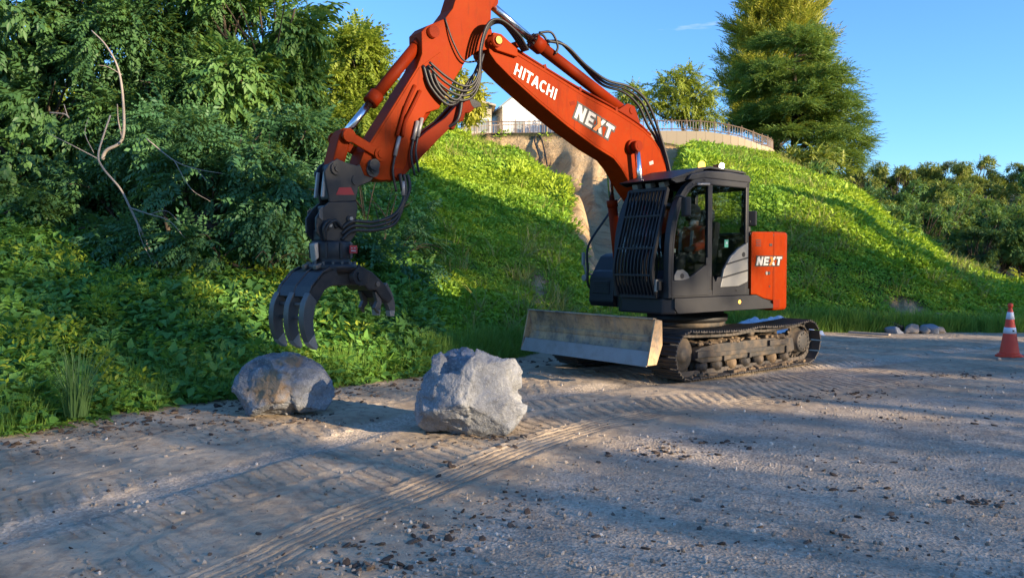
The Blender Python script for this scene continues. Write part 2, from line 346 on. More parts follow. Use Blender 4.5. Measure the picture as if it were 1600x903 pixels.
def ground_mat():
    t = NT('gravel_and_dirt'); P = t.n('ShaderNodeNewGeometry').outputs['Position']
    f = t.attr('gravel'); n1 = t.noise(.9, 6, .6, P); n2 = t.noise(9, 6, .65, P); n3 = t.noise(55, 4, .7, P)
    v = t.noise(48, vec=P, ty='ShaderNodeTexVoronoi'); v2 = t.noise(110, vec=P, ty='ShaderNodeTexVoronoi')
    dirt = t.mix(t.ramp(n1.outputs[0], [(.35, 0.), (.68, 1.)]), (.39, .30, .20), (.56, .44, .305))
    dirt = t.mix(t.math('MULTIPLY', t.ramp(n2.outputs[0], [(.47, 0.), (.66, 1.)]), .55), dirt, (.19, .13, .09))
    gr = t.mix(t.ramp(n2.outputs[0], [(.35, 0.), (.66, 1.)]), (.42, .335, .235), (.62, .50, .36))
    sp = t.n('ShaderNodeSeparateColor'); t.l(v.outputs['Color'], sp.inputs[0])
    gr = t.mix(t.ramp(sp.outputs[0], [(.0, 0.), (.9, 1.)]), t.mix(.55, gr, (.19, .16, .135)), t.mix(.25, gr, (.72, .62, .52)))
    gr = t.mix(t.math('MULTIPLY', t.ramp(n1.outputs[0], [(.46, 0.), (.64, 1.)]), .6), gr, (.38, .28, .185))
    col = t.mix(t.ramp(t.math('ADD', f, t.math('MULTIPLY', t.math('SUBTRACT', n2.outputs[0], .5), .8)), [(.25, 0.), (.75, 1.)]), dirt, gr)
    col = t.mix(t.math('MULTIPLY', t.ramp(n3.outputs[0], [(.55, 0.), (.72, 1.)]), .45), col, (.11, .085, .065))
    dmp = t.noise(1.7, 6, .62, P, dist=.7); col = t.mix(t.math('MULTIPLY', t.ramp(dmp.outputs[0], [(.50, 0.), (.66, 1.)]), .42), col, (.15, .12, .09))
    pal = t.noise(.55, 5, .6, P); col = t.mix(t.math('MULTIPLY', t.ramp(pal.outputs[0], [(.5, 0.), (.68, 1.)]), .3), col, (.58, .50, .38))
    h = t.math('ADD', t.math('MULTIPLY', n3.outputs[0], .5), t.math('ADD', t.math('MULTIPLY', v.outputs['Distance'], t.math('MULTIPLY', f, .6)), t.math('MULTIPLY', n2.outputs[0], 1.2)))
    fr_ = t.math('FRACT', t.attr('bar_phase')); tri = t.math('ABSOLUTE', t.math('SUBTRACT', fr_, .5)); nb = t.noise(26, 4, .7, P); bar = t.ramp(t.math('ADD', tri, t.math('MULTIPLY', t.math('SUBTRACT', nb.outputs[0], .5), .30)), [(.15, 0.), (.30, 1.)])
    tp = t.math('ABSOLUTE', t.math('SUBTRACT', t.math('FRACT', t.math('DIVIDE', t.attr('rut_offset'), .066)), .5)); tyr = t.ramp(t.math('ADD', tp, t.math('MULTIPLY', t.math('SUBTRACT', nb.outputs[0], .5), .25)), [(.12, 0.), (.26, 1.)])
    pr = t.math('ADD', t.math('MULTIPLY', bar, t.attr('bar_mask')), t.math('MULTIPLY', tyr, t.attr('rut_mask')))
    return t.done(t.pbr(col, .93, 0, t.bump(pr, .8, .019, t.bump(h, .75, .018)), .15))
M['ground'] = ground_mat()
ground = link('ground', npmesh('ground', np.c_[GX.ravel(), GY.ravel(), GZ.ravel()], gf, M['ground'], {'gravel': grav, 'bar_phase': bph, 'bar_mask': bmk, 'rut_offset': gd, 'rut_mask': tmk}, True))
tag(ground, kind='structure')

# ------------------------------------------------------------------ hillside: profiles from the foot of the bank to the terrace
def zy(py, Y): return 1.62+(408-py)/1240*Y
HC = {}
for px, f0 in ((-900, 3.2), (-700, 4.2), (-400, 5.5), (0, 7.35), (200, 8.55), (380, 9.3), (520, 10.2), (610, 10.9)):
    HC[px] = [(f0, -.12), (f0+1.1, .32), (f0+2.6, .85), (f0+4.4, 1.45), (f0+9, 3.0), (34, 6.3), (44, 8.6), (62, 9.2)]
P_ = lambda f0, *l: [(f0, -.12)]+[(Y, zy(py, Y)) if py > 60 else (Y, py) for py, Y in l]
HC[700] = P_(11.4, (520, 13), (440, 16), (345, 21.5), (270, 29), (205, 40), (9.0, 46), (9.2, 62))
HC[760] = P_(12.4, (518, 13.8), (440, 16.8), (350, 22.5), (268, 31), (224, 40), (7.6, 44), (9.2, 47.5))
HC[800] = P_(13.1, (515, 14.5), (440, 17.4), (355, 23), (282, 30), (241, 37.5), (5.0, 42), (9.15, 47))
HC[860] = P_(14.4, (510, 15.5), (440, 18), (370, 22.5), (322, 27.5), (284, 32.5), (4.2, 39), (9.1, 46.5))
HC[905] = P_(15.5, (502, 16.4), (452, 18.4), (395, 21.8), (345, 26), (307, 30), (3.6, 36), (9.1, 46))
HC[932] = P_(16.1, (500, 17), (466, 18.3), (430, 20.2), (410, 22.8), (392, 26), (2.9, 34), (9.05, 46))
HC[1000] = P_(17.1, (495, 18), (475, 19.5), (448, 22), (420, 25.5), (392, 29), (3.4, 38), (8.75, 46))
HC[1045] = P_(17.5, (495, 18.4), (465, 20), (430, 23), (392, 27.5), (352, 32), (4.8, 40), (8.4, 46))
HC[1078] = P_(17.8, (490, 18.6), (430, 20), (370, 22), (318, 24.5), (285, 29.5), (231, 44.5), (8.3, 47.5))
HC[1200] = P_(18.3, (478, 19.2), (420, 20.4), (360, 22), (303, 25), (281, 32), (248, 45.5), (7.5, 49))
HC[1300] = P_(18.3, (480, 19.1), (430, 20.2), (380, 21.5), (337, 23.5), (319, 29), (293, 40), (5.0, 50))
HC[1400] = P_(18.3, (490, 19), (455, 19.9), (420, 20.9), (395, 22.2), (379, 26.5), (354, 34), (2.0, 46))
HC[1500] = P_(18.3, (500, 18.9), (478, 19.5), (455, 20.3), (437, 21.3), (429, 24.5), (417, 29.5), (.2, 44))
HC[1560] = P_(18.2, (506, 18.7), (492, 19.3), (474, 20.1), (457, 21.2), (451, 23.5), (443, 26.5), (-.2, 42))
HC[1660] = P_(18.3, (508, 18.8), (498, 19.5), (486, 20.6), (476, 22), (469, 23.6), (466, 25.2), (-.4, 40))
HC[2300] = P_(21, (505, 21.6), (498, 22.4), (490, 23.5), (482, 25), (476, 26.6), (474, 28), (-.5, 40))
HPX = np.array(sorted(HC)); HY = np.array([[c[0] for c in HC[p]] for p in HPX]); HZ = np.array([[c[1] for c in HC[p]] for p in HPX])
NR = 190; cols = np.r_[np.arange(-900, 600, 12), np.arange(600, 1640, 5), np.arange(1640, 2301, 15)]; NCOL = len(cols)
rr_ = np.linspace(0, 7, NR)
def pchip(xk, Yk, x):
    """Monotone cubic along axis 1."""
    d = np.diff(Yk, axis=1); m = np.zeros_like(Yk); m[:, 1:-1] = np.where(d[:, :-1]*d[:, 1:] > 0, 2*d[:, :-1]*d[:, 1:]/(d[:, :-1]+d[:, 1:]+1e-9), 0); m[:, 0] = d[:, 0]; m[:, -1] = d[:, -1]
    i = np.clip(np.floor(x).astype(int), 0, len(xk)-2); t = x-i
    return ((2*t**3-3*t**2+1)*Yk[:, i]+(t**3-2*t**2+t)*m[:, i]+(-2*t**3+3*t**2)*Yk[:, i+1]+(t**3-t**2)*m[:, i+1])
YY = pchip(np.arange(8), HY, rr_); ZZ = pchip(np.arange(8), HZ, rr_)
def colint(A):
    i = np.clip(np.searchsorted(HPX, cols, 'right')-1, 0, len(HPX)-2); t = (cols-HPX[i])/(HPX[i+1]-HPX[i]); t = (t*t*(3-2*t)*.6+t*.4)[:, None]
    return A[i]*(1-t)+A[i+1]*t
TY = colint(YY); TZ = colint(ZZ); TK = ((cols-800)/1240)[:, None]; TX = TK*TY; RW = np.broadcast_to(rr_[None], TY.shape); PXc = np.broadcast_to(cols[:, None], TY.shape).astype(float)
# bare clay: the cliff under the terrace, the gully below it, a few scars
pxw = PXc+14*fbm(TX*.6, TY*.6, TZ*.6, 3, 61)
edge_lo = np.interp(PXc, [740, 775, 855, 874, 886, 900, 920, 942], [6.95, 5.45, 5.15, 4.85, 3.9, 2.9, 2.2, 1.5])+.22*fbm(TX*.5, TZ*.9, 0, 3, 62)
bare = sstep(742, 768, pxw)*sstep(1072, 1052, pxw)*sstep(edge_lo-.06, edge_lo+.06, RW)*sstep(6.99, 6.9, RW+.05*fbm(TX, TY, 0, 2, 63))
for (cx, cy_, rw, rwd, wd, am) in ((842, 0, 1.75, .55, 14, .9), (882, 0, 3.9, .8, 9, .95), (903, 0, 3.0, .8, 9, .9), (1418, 0, 1.25, .5, 34, .95), (1395, 0, .6, .35, 40, .6)):
    shift = 16*fbm(TZ*2.2, TX*.4, 0, 2, 66); bare = np.maximum(bare, am*np.exp(-(((PXc+shift-cx)/wd)**2+((RW-rw)/rwd)**2)**2))
top = sstep(6.9, 7.0, RW); amp = np.clip((TY-8)/30, .0, 1)
veg = (1-bare)*(1-top)
lump = .5*fbm(TX*.45, TY*.45, TZ*.4, 3, 71)+.5*(np.abs(fbm(TX*1.1, TY*1.1, TZ, 3, 72))-.35)-.2*sstep(3, 5, RW)*(PXc > 690)*(PXc < 1060)
TZ = TZ+veg*lump*(.16+.5*amp)*sstep(0, .5, RW)*np.where(PXc > 1060, .55, 1)
ero = (np.abs(fbm(PXc*.035, TZ*.30, 0, 4, 73))*1.5+.45*fbm(PXc*.10, TZ*1.2, 0, 4, 74)+.25*np.sin(TZ*4+3*fbm(PXc*.02, 0, 0, 2, 75)))*bare
TY = TY+ero*.38*sstep(0, 1.0, RW)*sstep(7, 6.8, RW); TX = TK*TY
tv = np.stack([TX, TY, TZ], -1)
back = np.stack([TX[:, -1]*2.2, TY[:, -1]*2.2, TZ[:, -1]*1.0], -1)[:, None]; back2 = np.stack([TX[:, -1]*2.4, TY[:, -1]*2.4, TZ[:, -1]*0-3], -1)[:, None]
tv = np.concatenate([tv, back, back2], 1); nr2 = NR+2
ti = np.arange(NCOL*nr2).reshape(NCOL, nr2); tf = np.c_[ti[:-1, :-1].ravel(), ti[1:, :-1].ravel(), ti[1:, 1:].ravel(), ti[:-1, 1:].ravel()]
bare_full = np.concatenate([bare, np.zeros((NCOL, 2))], 1)
def hill_mat():
    t = NT('clay_and_soil'); P = t.n('ShaderNodeNewGeometry').outputs['Position']; f = t.attr('bare')
    n1 = t.noise(.55, 6, .62, P); n2 = t.noise(3.2, 6, .65, P); n3 = t.noise(16, 5, .65, P)
    m = t.n('ShaderNodeMapping'); m.inputs['Scale'].default_value = (.25, .25, 2.6); t.l(P, m.inputs[0]); st = t.noise(1.1, 5, .6, m.outputs[0], dist=.8)
    m2 = t.n('ShaderNodeMapping'); m2.inputs['Scale'].default_value = (1.6, 1.0, .35); t.l(P, m2.inputs[0]); vs_ = t.noise(1.0, 5, .65, m2.outputs[0], dist=.6)
    c = t.mix(t.ramp(n1.outputs[0], [(.36, 0.), (.64, 1.)]), (.46, .295, .14), (.62, .43, .23))
    c = t.mix(t.math('MULTIPLY', t.ramp(st.outputs[0], [(.45, 0.), (.62, 1.)]), .55), c, (.62, .46, .27))
    c = t.mix(t.math('MULTIPLY', t.ramp(vs_.outputs[0], [(.52, 0.), (.66, 1.)]), .6), c, (.22, .13, .065))
    c = t.mix(t.math('MULTIPLY', t.ramp(n3.outputs[0], [(.55, 0.), (.72, 1.)]), .6), c, (.13, .085, .05))
    soil = t.mix(n2.outputs[0], (.035, .03, .02), (.05, .065, .02))
    col = t.mix(f, soil, c); h = t.math('ADD', n2.outputs[0], t.math('MULTIPLY', n3.outputs[0], .4))
    return t.done(t.pbr(col, .95, 0, t.bump(h, .9, .25), .15))
M['hill'] = hill_mat()
hill = link('hillside', npmesh('hillside', tv.reshape(-1, 3), tf, M['hill'], {'bare': bare_full.ravel()}, True)); tag(hill, kind='structure')

# ------------------------------------------------------------------ leaf templates
def leafquad(L, W, fold=.25, droop=.2):
    """Pointed leaf along +x, folded at the midrib: 2 triangles."""
    V = [(0, 0, 0), (.45*L, W/2, fold*W*.5-droop*L*.15), (L, 0, -droop*L), (.45*L, -W/2, fold*W*.5-droop*L*.15)]
    return np.array(V), np.array([(0, 2, 1), (0, 3, 2)])
def place(parts):
    V = []; Fc = []; o = 0
    for (v, f), Mx in parts:
        V.append(np.array([Mx @ Vector(p) for p in v])); Fc.append(f+o); o += len(v)
    return np.concatenate(V), np.concatenate(Fc)
def Tm(loc, rx, ry, rz, s=1): return Matrix.Translation(loc) @ Euler((rx, ry, rz)).to_matrix().to_4x4() @ Matrix.Scale(s, 4)
def tpl_vine(n=16, rad=.32, L=.19, W=.15, seed=1, up=.35):
    r = random.Random(seed); parts = []
    for i in range(n):
        a = r.uniform(0, 6.283); q = rad*math.sqrt(r.random()); z = .20*(1-(q/rad)**2)+r.uniform(-.05, .08)
        parts.append((leafquad(L*r.uniform(.7, 1.3), W*r.uniform(.7, 1.25), r.uniform(0, .5), r.uniform(0, .5)), Tm((q*math.cos(a), q*math.sin(a), z), r.uniform(-.6, .6), r.uniform(-up-.5, .3), a+r.uniform(-1, 1))))
    return place(parts)
def tpl_frond(L=.5, pairs=7, lw=.055, ll=.15, droop=.35, seed=1):
    r = random.Random(seed); parts = []
    for i in range(pairs+1):
        t = (i+.6)/(pairs+.6); x = L*t*(1-.08*t); z = -droop*L*t*t; sc = math.sin(math.pi*min(1, .22+.72*t))
        if i == pairs: parts.append((leafquad(ll*.8, lw), Tm((x, 0, z), 0, .5*droop*2, 0))); continue
        for sg in (-1, 1):
            parts.append((leafquad(ll*sc*r.uniform(.85, 1.15), lw*r.uniform(.8, 1.2), .2, .25), Tm((x, 0, z), r.uniform(-.3, .3), r.uniform(.1, .5), sg*r.uniform(.85, 1.15))))
    return place(parts)
def tpl_fern(n=7, seed=3, **kw):
    r = random.Random(seed); parts = []
    for i in range(n):
        f = tpl_frond(seed=seed+i, **kw); parts.append((f, Tm((0, 0, 0), 0, -r.uniform(.25, 1.0), i*6.283/n+r.uniform(-.4, .4), r.uniform(.6, 1.1))))
    return place(parts)
def tpl_grass(n=16, H=.45, W=.012, seed=5, spread=.09, lean=.5):
    r = random.Random(seed); V = []; Fc = []
    for i in range(n):
        a = r.uniform(0, 6.283); h = H*r.uniform(.5, 1.15); q = spread*math.sqrt(r.random()); b = Vector((q*math.cos(a), q*math.sin(a), 0)); a2 = a+r.uniform(-.8, .8); d = Vector((math.cos(a2), math.sin(a2), 0)); s_ = Vector((-d.y, d.x, 0)); ln = lean*r.uniform(.3, 1.3); o = len(V)
        for k, t in enumerate((0, .4, .75, 1)):
            p = b+d*h*ln*t*t+Vector((0, 0, h*t*(1-.25*ln*t))); w = W*(1-t)**.6
            V += [p+s_*w/2, p-s_*w/2] if k < 3 else [p]
        Fc += [(o, o+1, o+3), (o, o+3, o+2), (o+2, o+3, o+5), (o+2, o+5, o+4), (o+4, o+5, o+6)]
    return np.array([tuple(v) for v in V]), np.array(Fc)
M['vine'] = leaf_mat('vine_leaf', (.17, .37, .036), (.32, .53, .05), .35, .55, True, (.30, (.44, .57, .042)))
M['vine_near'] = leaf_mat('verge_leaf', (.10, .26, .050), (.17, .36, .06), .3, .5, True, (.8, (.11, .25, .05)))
M['fern'] = leaf_mat('fern_leaf', (.11, .28, .055), (.23, .41, .065), .35, .5, True)
M['grass'] = leaf_mat('grass_blade', (.14, .31, .055), (.29, .44, .085), .35, .5, True)
M['lime'] = leaf_mat('lime_leaf', (.32, .44, .04), (.42, .50, .05), .45, .5, True)
# points on the hillside
def hill_points(n, cond, pxr, rwr, seed):
    """Random points on the hillside patch with normals; cond(px,row,bare)->keep probability."""
    r = np.random.default_rng(seed); A = tv[:-1, :-1]; B = tv[1:, :-1]; C = tv[1:, 1:]; D = tv[:-1, 1:]
    nm = np.cross(C-A, D-B); ar = np.linalg.norm(nm, axis=-1)/2; nm = nm/(2*ar[..., None]+1e-9)
    pc = PXc[:-1, :1]+0*ar; rwc = np.concatenate([RW, RW[:, :1]*0+7.5, RW[:, :1]*0+8], 1)[:-1, :-1]; bc = bare_full[:-1, :-1]
    w = ar*cond(pc, rwc, bc, A[..., 1])*(pc > pxr[0])*(pc < pxr[1])*(rwc > rwr[0])*(rwc < rwr[1]); w = w.ravel()/w.sum()
    k = r.choice(len(w), n, p=w); i, j = np.unravel_index(k, ar.shape); u = r.random((n, 1)); v = r.random((n, 1))
    P = (A[i, j]*(1-u)+B[i, j]*u)*(1-v)+(D[i, j]*(1-u)+C[i, j]*u)*v; N = nm[i, j]; N = N*np.sign(N[:, 2:3]+1e-6)
    return P, N, r, PXc[i, 0]
def rot_from_normal(N, r, tilt=.35, follow=.7):
    n = len(N); N = N*follow+np.array([0, 0, 1])*(1-follow); N /= np.linalg.norm(N, axis=1)[:, None]
    rx = np.arctan2(-N[:, 1], N[:, 2]); ry = np.arcsin(np.clip(N[:, 0], -1, 1))     # X then Y tilt
    out = np.empty((n, 3)); sp = r.uniform(0, 6.283, n)
    for q in range(n):
        out[q] = tuple((Euler((rx[q]+r.normal()*tilt*.5, ry[q]+r.normal()*tilt*.5, 0)).to_matrix() @ Euler((0, 0, sp[q])).to_matrix()).to_euler())
    return out
tmesh = lambda nm, vf: npmesh(nm, vf[0], vf[1])
# ------------------------------------------------------------------ ground cover (nobody could count it)
P, N, r_, pxs = hill_points(140000, lambda p, w, b, Y: np.clip(1-1.3*b, .0, 1)*(1+25/np.maximum(Y, 12))*np.where((p > 745) & (p < 1062) & (w > 6.3), .04, 1), (640, 2000), (.0, 6.97), 101)
h_ = int(len(P)*.5); sc_ = (.50+.38*sstep(17, 30, P[:, 1]))*(.85+.45*vnoise(P[:, 0]*.45, P[:, 1]*.45, P[:, 2]*.45, 8))
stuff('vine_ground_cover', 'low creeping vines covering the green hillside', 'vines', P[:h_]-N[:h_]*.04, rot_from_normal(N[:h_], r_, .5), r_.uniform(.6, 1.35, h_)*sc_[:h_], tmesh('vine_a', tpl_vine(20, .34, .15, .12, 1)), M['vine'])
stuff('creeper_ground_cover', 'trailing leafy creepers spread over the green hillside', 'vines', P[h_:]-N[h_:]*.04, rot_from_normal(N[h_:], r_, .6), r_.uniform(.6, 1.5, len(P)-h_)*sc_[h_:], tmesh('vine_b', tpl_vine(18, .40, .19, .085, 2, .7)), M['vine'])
P, N, r_, pxs = hill_points(5200, lambda p, w, b, Y: np.clip(1-1.2*b, 0, 1)*np.clip(fbm(p*.012, w*.9, 0, 3, 93)-.05, 0, 1), (640, 1950), (.3, 6.9), 108)
stuff('slope_weeds', 'taller dry weeds and grass stems among the hillside vines', 'weeds', P, rot_from_normal(N, r_, .4, .3), r_.uniform(.5, 1.25, len(P)), tmesh('grass_c', tpl_grass(12, .5, .022, 15, .12, .7)), leaf_mat('dry_stem', (.26, .27, .06), (.40, .36, .12), .3, .6, True))
P, N, r_, _ = hill_points(19000, lambda p, w, b, Y: np.clip(1-b, 0, 1)*np.where(w < 1, 1.6, 1), (-700, 660), (.05, 4.3), 102)
n1 = 12000
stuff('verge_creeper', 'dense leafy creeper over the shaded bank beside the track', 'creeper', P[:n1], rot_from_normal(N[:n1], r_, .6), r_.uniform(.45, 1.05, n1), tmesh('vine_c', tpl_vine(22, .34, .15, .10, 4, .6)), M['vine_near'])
stuff('verge_ferns', 'pale green fern fronds growing through the shaded bank', 'ferns', P[n1:], rot_from_normal(N[n1:], r_, .5, .4), r_.uniform(.5, 1.15, len(P)-n1), tmesh('fern_a', tpl_fern(6, 3, L=.55, pairs=7, ll=.14, lw=.045)), M['fern'])
P, N, r_, _ = hill_points(5200, lambda p, w, b, Y: 1+0*b, (-700, 1000), (.0, .75), 103)
stuff('verge_grass', 'soft green grass along the edge of the dirt track', 'grass', P-np.array([0, 0, .03]), np.c_[np.zeros((len(P), 2)), r_.uniform(0, 6.28, len(P))]+r_.normal(size=(len(P), 3))*.12, r_.uniform(.35, 1.0, len(P)), tmesh('grass_a', tpl_grass(18, .42, .013)), M['grass'])
P, N, r_, _ = hill_points(2600, lambda p, w, b, Y: 1-b, (1000, 1900), (.0, .55), 104)
stuff('foot_grass', 'rough grass at the foot of the far hillside', 'grass', P-np.array([0, 0, .03]), np.c_[np.zeros((len(P), 2)), r_.uniform(0, 6.28, len(P))]+r_.normal(size=(len(P), 3))*.12, r_.uniform(.5, 1.2, len(P)), tmesh('grass_b', tpl_grass(14, .45, .018, 8)), M['grass'])
P, N, r_, pxs = hill_points(420, lambda p, w, b, Y: np.clip(fbm(p*.02, w*1.5, 0, 2, 91)-.1, 0, 1)+.02, (-100, 560), (.3, 3.2), 105)
stuff('lime_weeds', 'bright lime green weed tips poking out of the shaded bank', 'weeds', P+N*.22, rot_from_normal(N, r_, .6, .3), r_.uniform(.35, .8, len(P)), tmesh('lime_a', tpl_vine(12, .24, .12, .06, 9, .8)), M['lime'])

# ------------------------------------------------------------------ gravel and clods lying on the track
def stone_mesh(nm, seed, sub=1, flat=.7):
    b = bmesh.new(); bmesh.ops.create_icosphere(b, subdivisions=sub, radius=.5); r = random.Random(seed)
    for v in b.verts: v.co *= r.uniform(.75, 1.15); v.co.z *= flat
    me = bpy.data.meshes.new(nm); b.to_mesh(me); b.free(); return me
def inst_col_mat(name, stops, rough=.9):
    t = NT(name); f = t.n('ShaderNodeObjectInfo').outputs['Random']; return t.done(t.pbr(t.ramp(f, stops), rough, 0, None, .25))
M['pebble'] = inst_col_mat('pebble', [(0., (.14, .12, .10)), (.4, (.27, .235, .20)), (.75, (.38, .33, .28)), (1., (.58, .53, .47))])
M['clod'] = inst_col_mat('dark_clod', [(0., (.045, .032, .024)), (.6, (.09, .066, .05)), (1., (.14, .105, .08))])
n = 26000; yy = 3.3+8.5*rng.random(n)**1.9; xx = rng.uniform(-.78, .78, n)*yy; s_, d_ = lane(xx, yy)
keep = (rng.random(n) < np.where(d_ < -.2, 1, .28)*np.clip(.6+fbm(xx*1.2, yy*1.2, 0, 3, 44)*1.2, .1, 1)); xx, yy = xx[keep], yy[keep]; n = len(xx)
sz = .005+.034*rng.random(n)**6
stuff('gravel', 'loose grey gravel scattered over the dirt track', 'gravel', np.c_[xx, yy, ground_h(xx, yy)+sz*.2], rng.uniform(0, 6.28, (n, 3)), sz, stone_mesh('pebble', 3), M['pebble'])
n = 200; yy = 3.4+9*rng.random(n)**1.5; xx = rng.uniform(-.78, .78, n)*yy; sz = .014+.03*rng.random(n)**3
stuff('loose_stones', 'larger loose stones lying on the dirt track', 'stones', np.c_[xx, yy, ground_h(xx, yy)+sz*.15], np.c_[rng.normal(size=(n, 2))*.4, rng.uniform(0, 6.28, n)], np.c_[sz*1.3, sz, sz*.7], stone_mesh('stone', 8, 2, .8), M['pebble'])
cl = []
for (x, y, n, sp) in ((-.72, 4.25, 45, .16), (-.55, 4.5, 30, .2), (-.35, 4.9, 22, .2), (-.15, 5.1, 30, .22), (.0, 5.4, 16, .2), (.95, 6.6, 30, .22), (1.3, 6.8, 34, .2), (1.84, 7.08, 40, .2), (3.6, 9.3, 60, .3), (4.2, 9.8, 50, .35), (6.2, 11.3, 60, .4), (3.12, 5.35, 45, .1), (2.3, 5.7, 26, .2), (2.45, 5.0, 14, .12), (-1.9, 8.0, 20, .3), (-2.8, 8.4, 40, .35), (-3.3, 7.7, 50, .35), (1.0, 4.6, 10, .3), (-.55, 6.3, 16, .15), (.9, 5.4, 12, .3), (2.7, 6.4, 20, .3), (1.9, 4.5, 12, .2), (5, 8.2, 20, .5), (-.45, 7.12, 50, .3), (-.1, 7.3, 30, .2), (-2.45, 8.0, 45, .3), (-2.1, 8.2, 25, .2)):
    a = rng.normal(size=(n, 2))*sp*np.array([1, .55])+(x, y); cl.append(np.c_[a, .012+.045*rng.random(n)**2.6])
n = 700; yy = 3.4+10*rng.random(n)**1.6; xx = rng.uniform(-.75, .8, n)*yy; cl.append(np.c_[xx, yy, .008+.026*rng.random(n)**2])
fx_ = rng.uniform(0, 1, 520); ex = np.interp(fx_, [0, .3, .6, .8, 1], [-4.75, -3.9, -2.3, -.9, .4]); ey = np.interp(fx_, [0, .3, .6, .8, 1], [7.0, 8.55, 10.0, 11.3, 13.3])
cl.append(np.c_[ex+rng.normal(size=520)*.25+.15, ey-np.abs(rng.normal(size=520))*.35, .012+.06*rng.random(520)**2.5])
cl = np.concatenate(cl); n = len(cl)
stuff('dirt_clods', 'dark crumbs of soil dropped on the dirt track', 'soil', np.c_[cl[:, :2], ground_h(cl[:, 0], cl[:, 1])+cl[:, 2]*.1], np.c_[rng.normal(size=(n, 2))*.3, rng.uniform(0, 6.28, n)], np.c_[cl[:, 2]*1.4, cl[:, 2], cl[:, 2]*.7], stone_mesh('clod', 5), M['clod'])
# ------------------------------------------------------------------ trees
def atpx(px, py, Y): return Vector(((px-800)/1240*Y, Y, zy(py, Y)))     # a point seen in that direction at distance Y
def hill_z(x, y):
    """Height of the hillside (or ground) under a point."""
    px = 800+1240*x/y; ci = int(np.argmin(np.abs(cols-px))); return float(np.interp(y, tv[ci, :NR, 1], tv[ci, :NR, 2])) if y >= tv[ci, 0, 1] else 0.0
def scatter(tpl, P, D, S, r, roll=.6):
    """Copies of a template (axis +x) at P pointing along D: one big triangle soup plus tint per copy."""
    v, f = tpl; n = len(P); D = D/np.linalg.norm(D, axis=1)[:, None]; up = np.tile([0, 0, 1.], (n, 1))+r.normal(size=(n, 3))*roll*.5
    Yv = np.cross(up, D); Yv /= np.linalg.norm(Yv, axis=1)[:, None]+1e-9; Zv = np.cross(D, Yv); B = np.stack([D, Yv, Zv], 1)
    W = np.einsum('vk,nkj->nvj', v, B)*S[:, None, None]+P[:, None]
    Fc = (f[None]+np.arange(n)[:, None, None]*len(v)).reshape(-1, 3); return W.reshape(-1, 3), Fc
FROND = [tpl_frond(.42, 6, .05, .13, .35, s) for s in (11, 12)]
def tpl_broad(n=9, L=.14, W=.065, seed=21, ln=.32):
    r = random.Random(seed); parts = []
    for i in range(n):
        t = i/(n-1); parts.append((leafquad(L*r.uniform(.75, 1.2), W*r.uniform(.8, 1.2), .2, r.uniform(.1, .5)), Tm((ln*t, 0, -.08*t*t), r.uniform(-.5, .5), r.uniform(-.2, .6), (1 if i % 2 else -1)*r.uniform(.5, 1.1)*(1-.6*t))))
    return place(parts)
BROAD = [tpl_broad(seed=s) for s in (21, 22)]
def tpl_needle(seed, L=.55, n=16, ll=.17, w=.03):
    r = random.Random(seed); parts = []
    for i in range(n):
        t = i/n; parts.append((leafquad(ll*(1.15-.6*t), w, .1, .1), Tm((L*t, 0, -.06*t), r.uniform(-.9, .9), r.uniform(-.35, .25), (1 if i % 2 else -1)*r.uniform(.5, .95))))
    parts.append((leafquad(ll, w), Tm((L, 0, -.06), 0, 0, 0))); return place(parts)
NEEDLE = [tpl_needle(s) for s in (31, 32)]
TPL = {'frond': FROND, 'broad': BROAD, 'needle': NEEDLE}
def crown_mesh(name, lobes, n, kind, size, mat, seed, droop=.25, shell=.55, clump=0):
    """lobes: (centre, (rx,ry,rz)). Sprays spread through each lobe, denser towards its skin, pointing outwards and down."""
    r = np.random.default_rng(seed); vol = np.array([np.prod(l[1])**(2/3.) for l in lobes]); cnt = (n*vol/vol.sum()).astype(int)+1; P = []; D = []
    for (c, rad), k in zip(lobes, cnt):
        d = r.normal(size=(k, 3)); d /= np.linalg.norm(d, axis=1)[:, None]; q = shell+(1.05-shell)*r.random(k)**.7; w = .75+.5*vnoise(d[:, 0]*2.2+c[0], d[:, 1]*2.2+c[1], d[:, 2]*2.2, seed)
        P.append(np.array(c)+d*np.array(rad)*(q*w)[:, None]); dd = d+r.normal(size=(k, 3))*.55; dd[:, 2] -= droop; D.append(dd)
    P = np.concatenate(P); D = np.concatenate(D)
    if clump: kp = fbm(P[:, 0]*clump+seed, P[:, 1]*clump, P[:, 2]*clump, 2, seed+3) > -.04; P, D = P[kp], D[kp]
    V = []; Fc = []; T = []; o = 0; T2 = TPL[kind]; hlf = len(P)//len(T2)
    for k, tp in enumerate(T2):
        sl = slice(k*hlf, (k+1)*hlf if k < len(T2)-1 else None); m = len(P[sl]); S = size*r.uniform(.65, 1.3, m); w, f = scatter(tp, P[sl], D[sl], S, r); V.append(w); Fc.append(f+o); o += len(w); T.append(np.repeat(np.clip(r.normal(.5, .28, m), 0, 1), len(tp[0])))
    return npmesh(name, np.concatenate(V), np.concatenate(Fc), mat, {'tint': np.concatenate(T)})
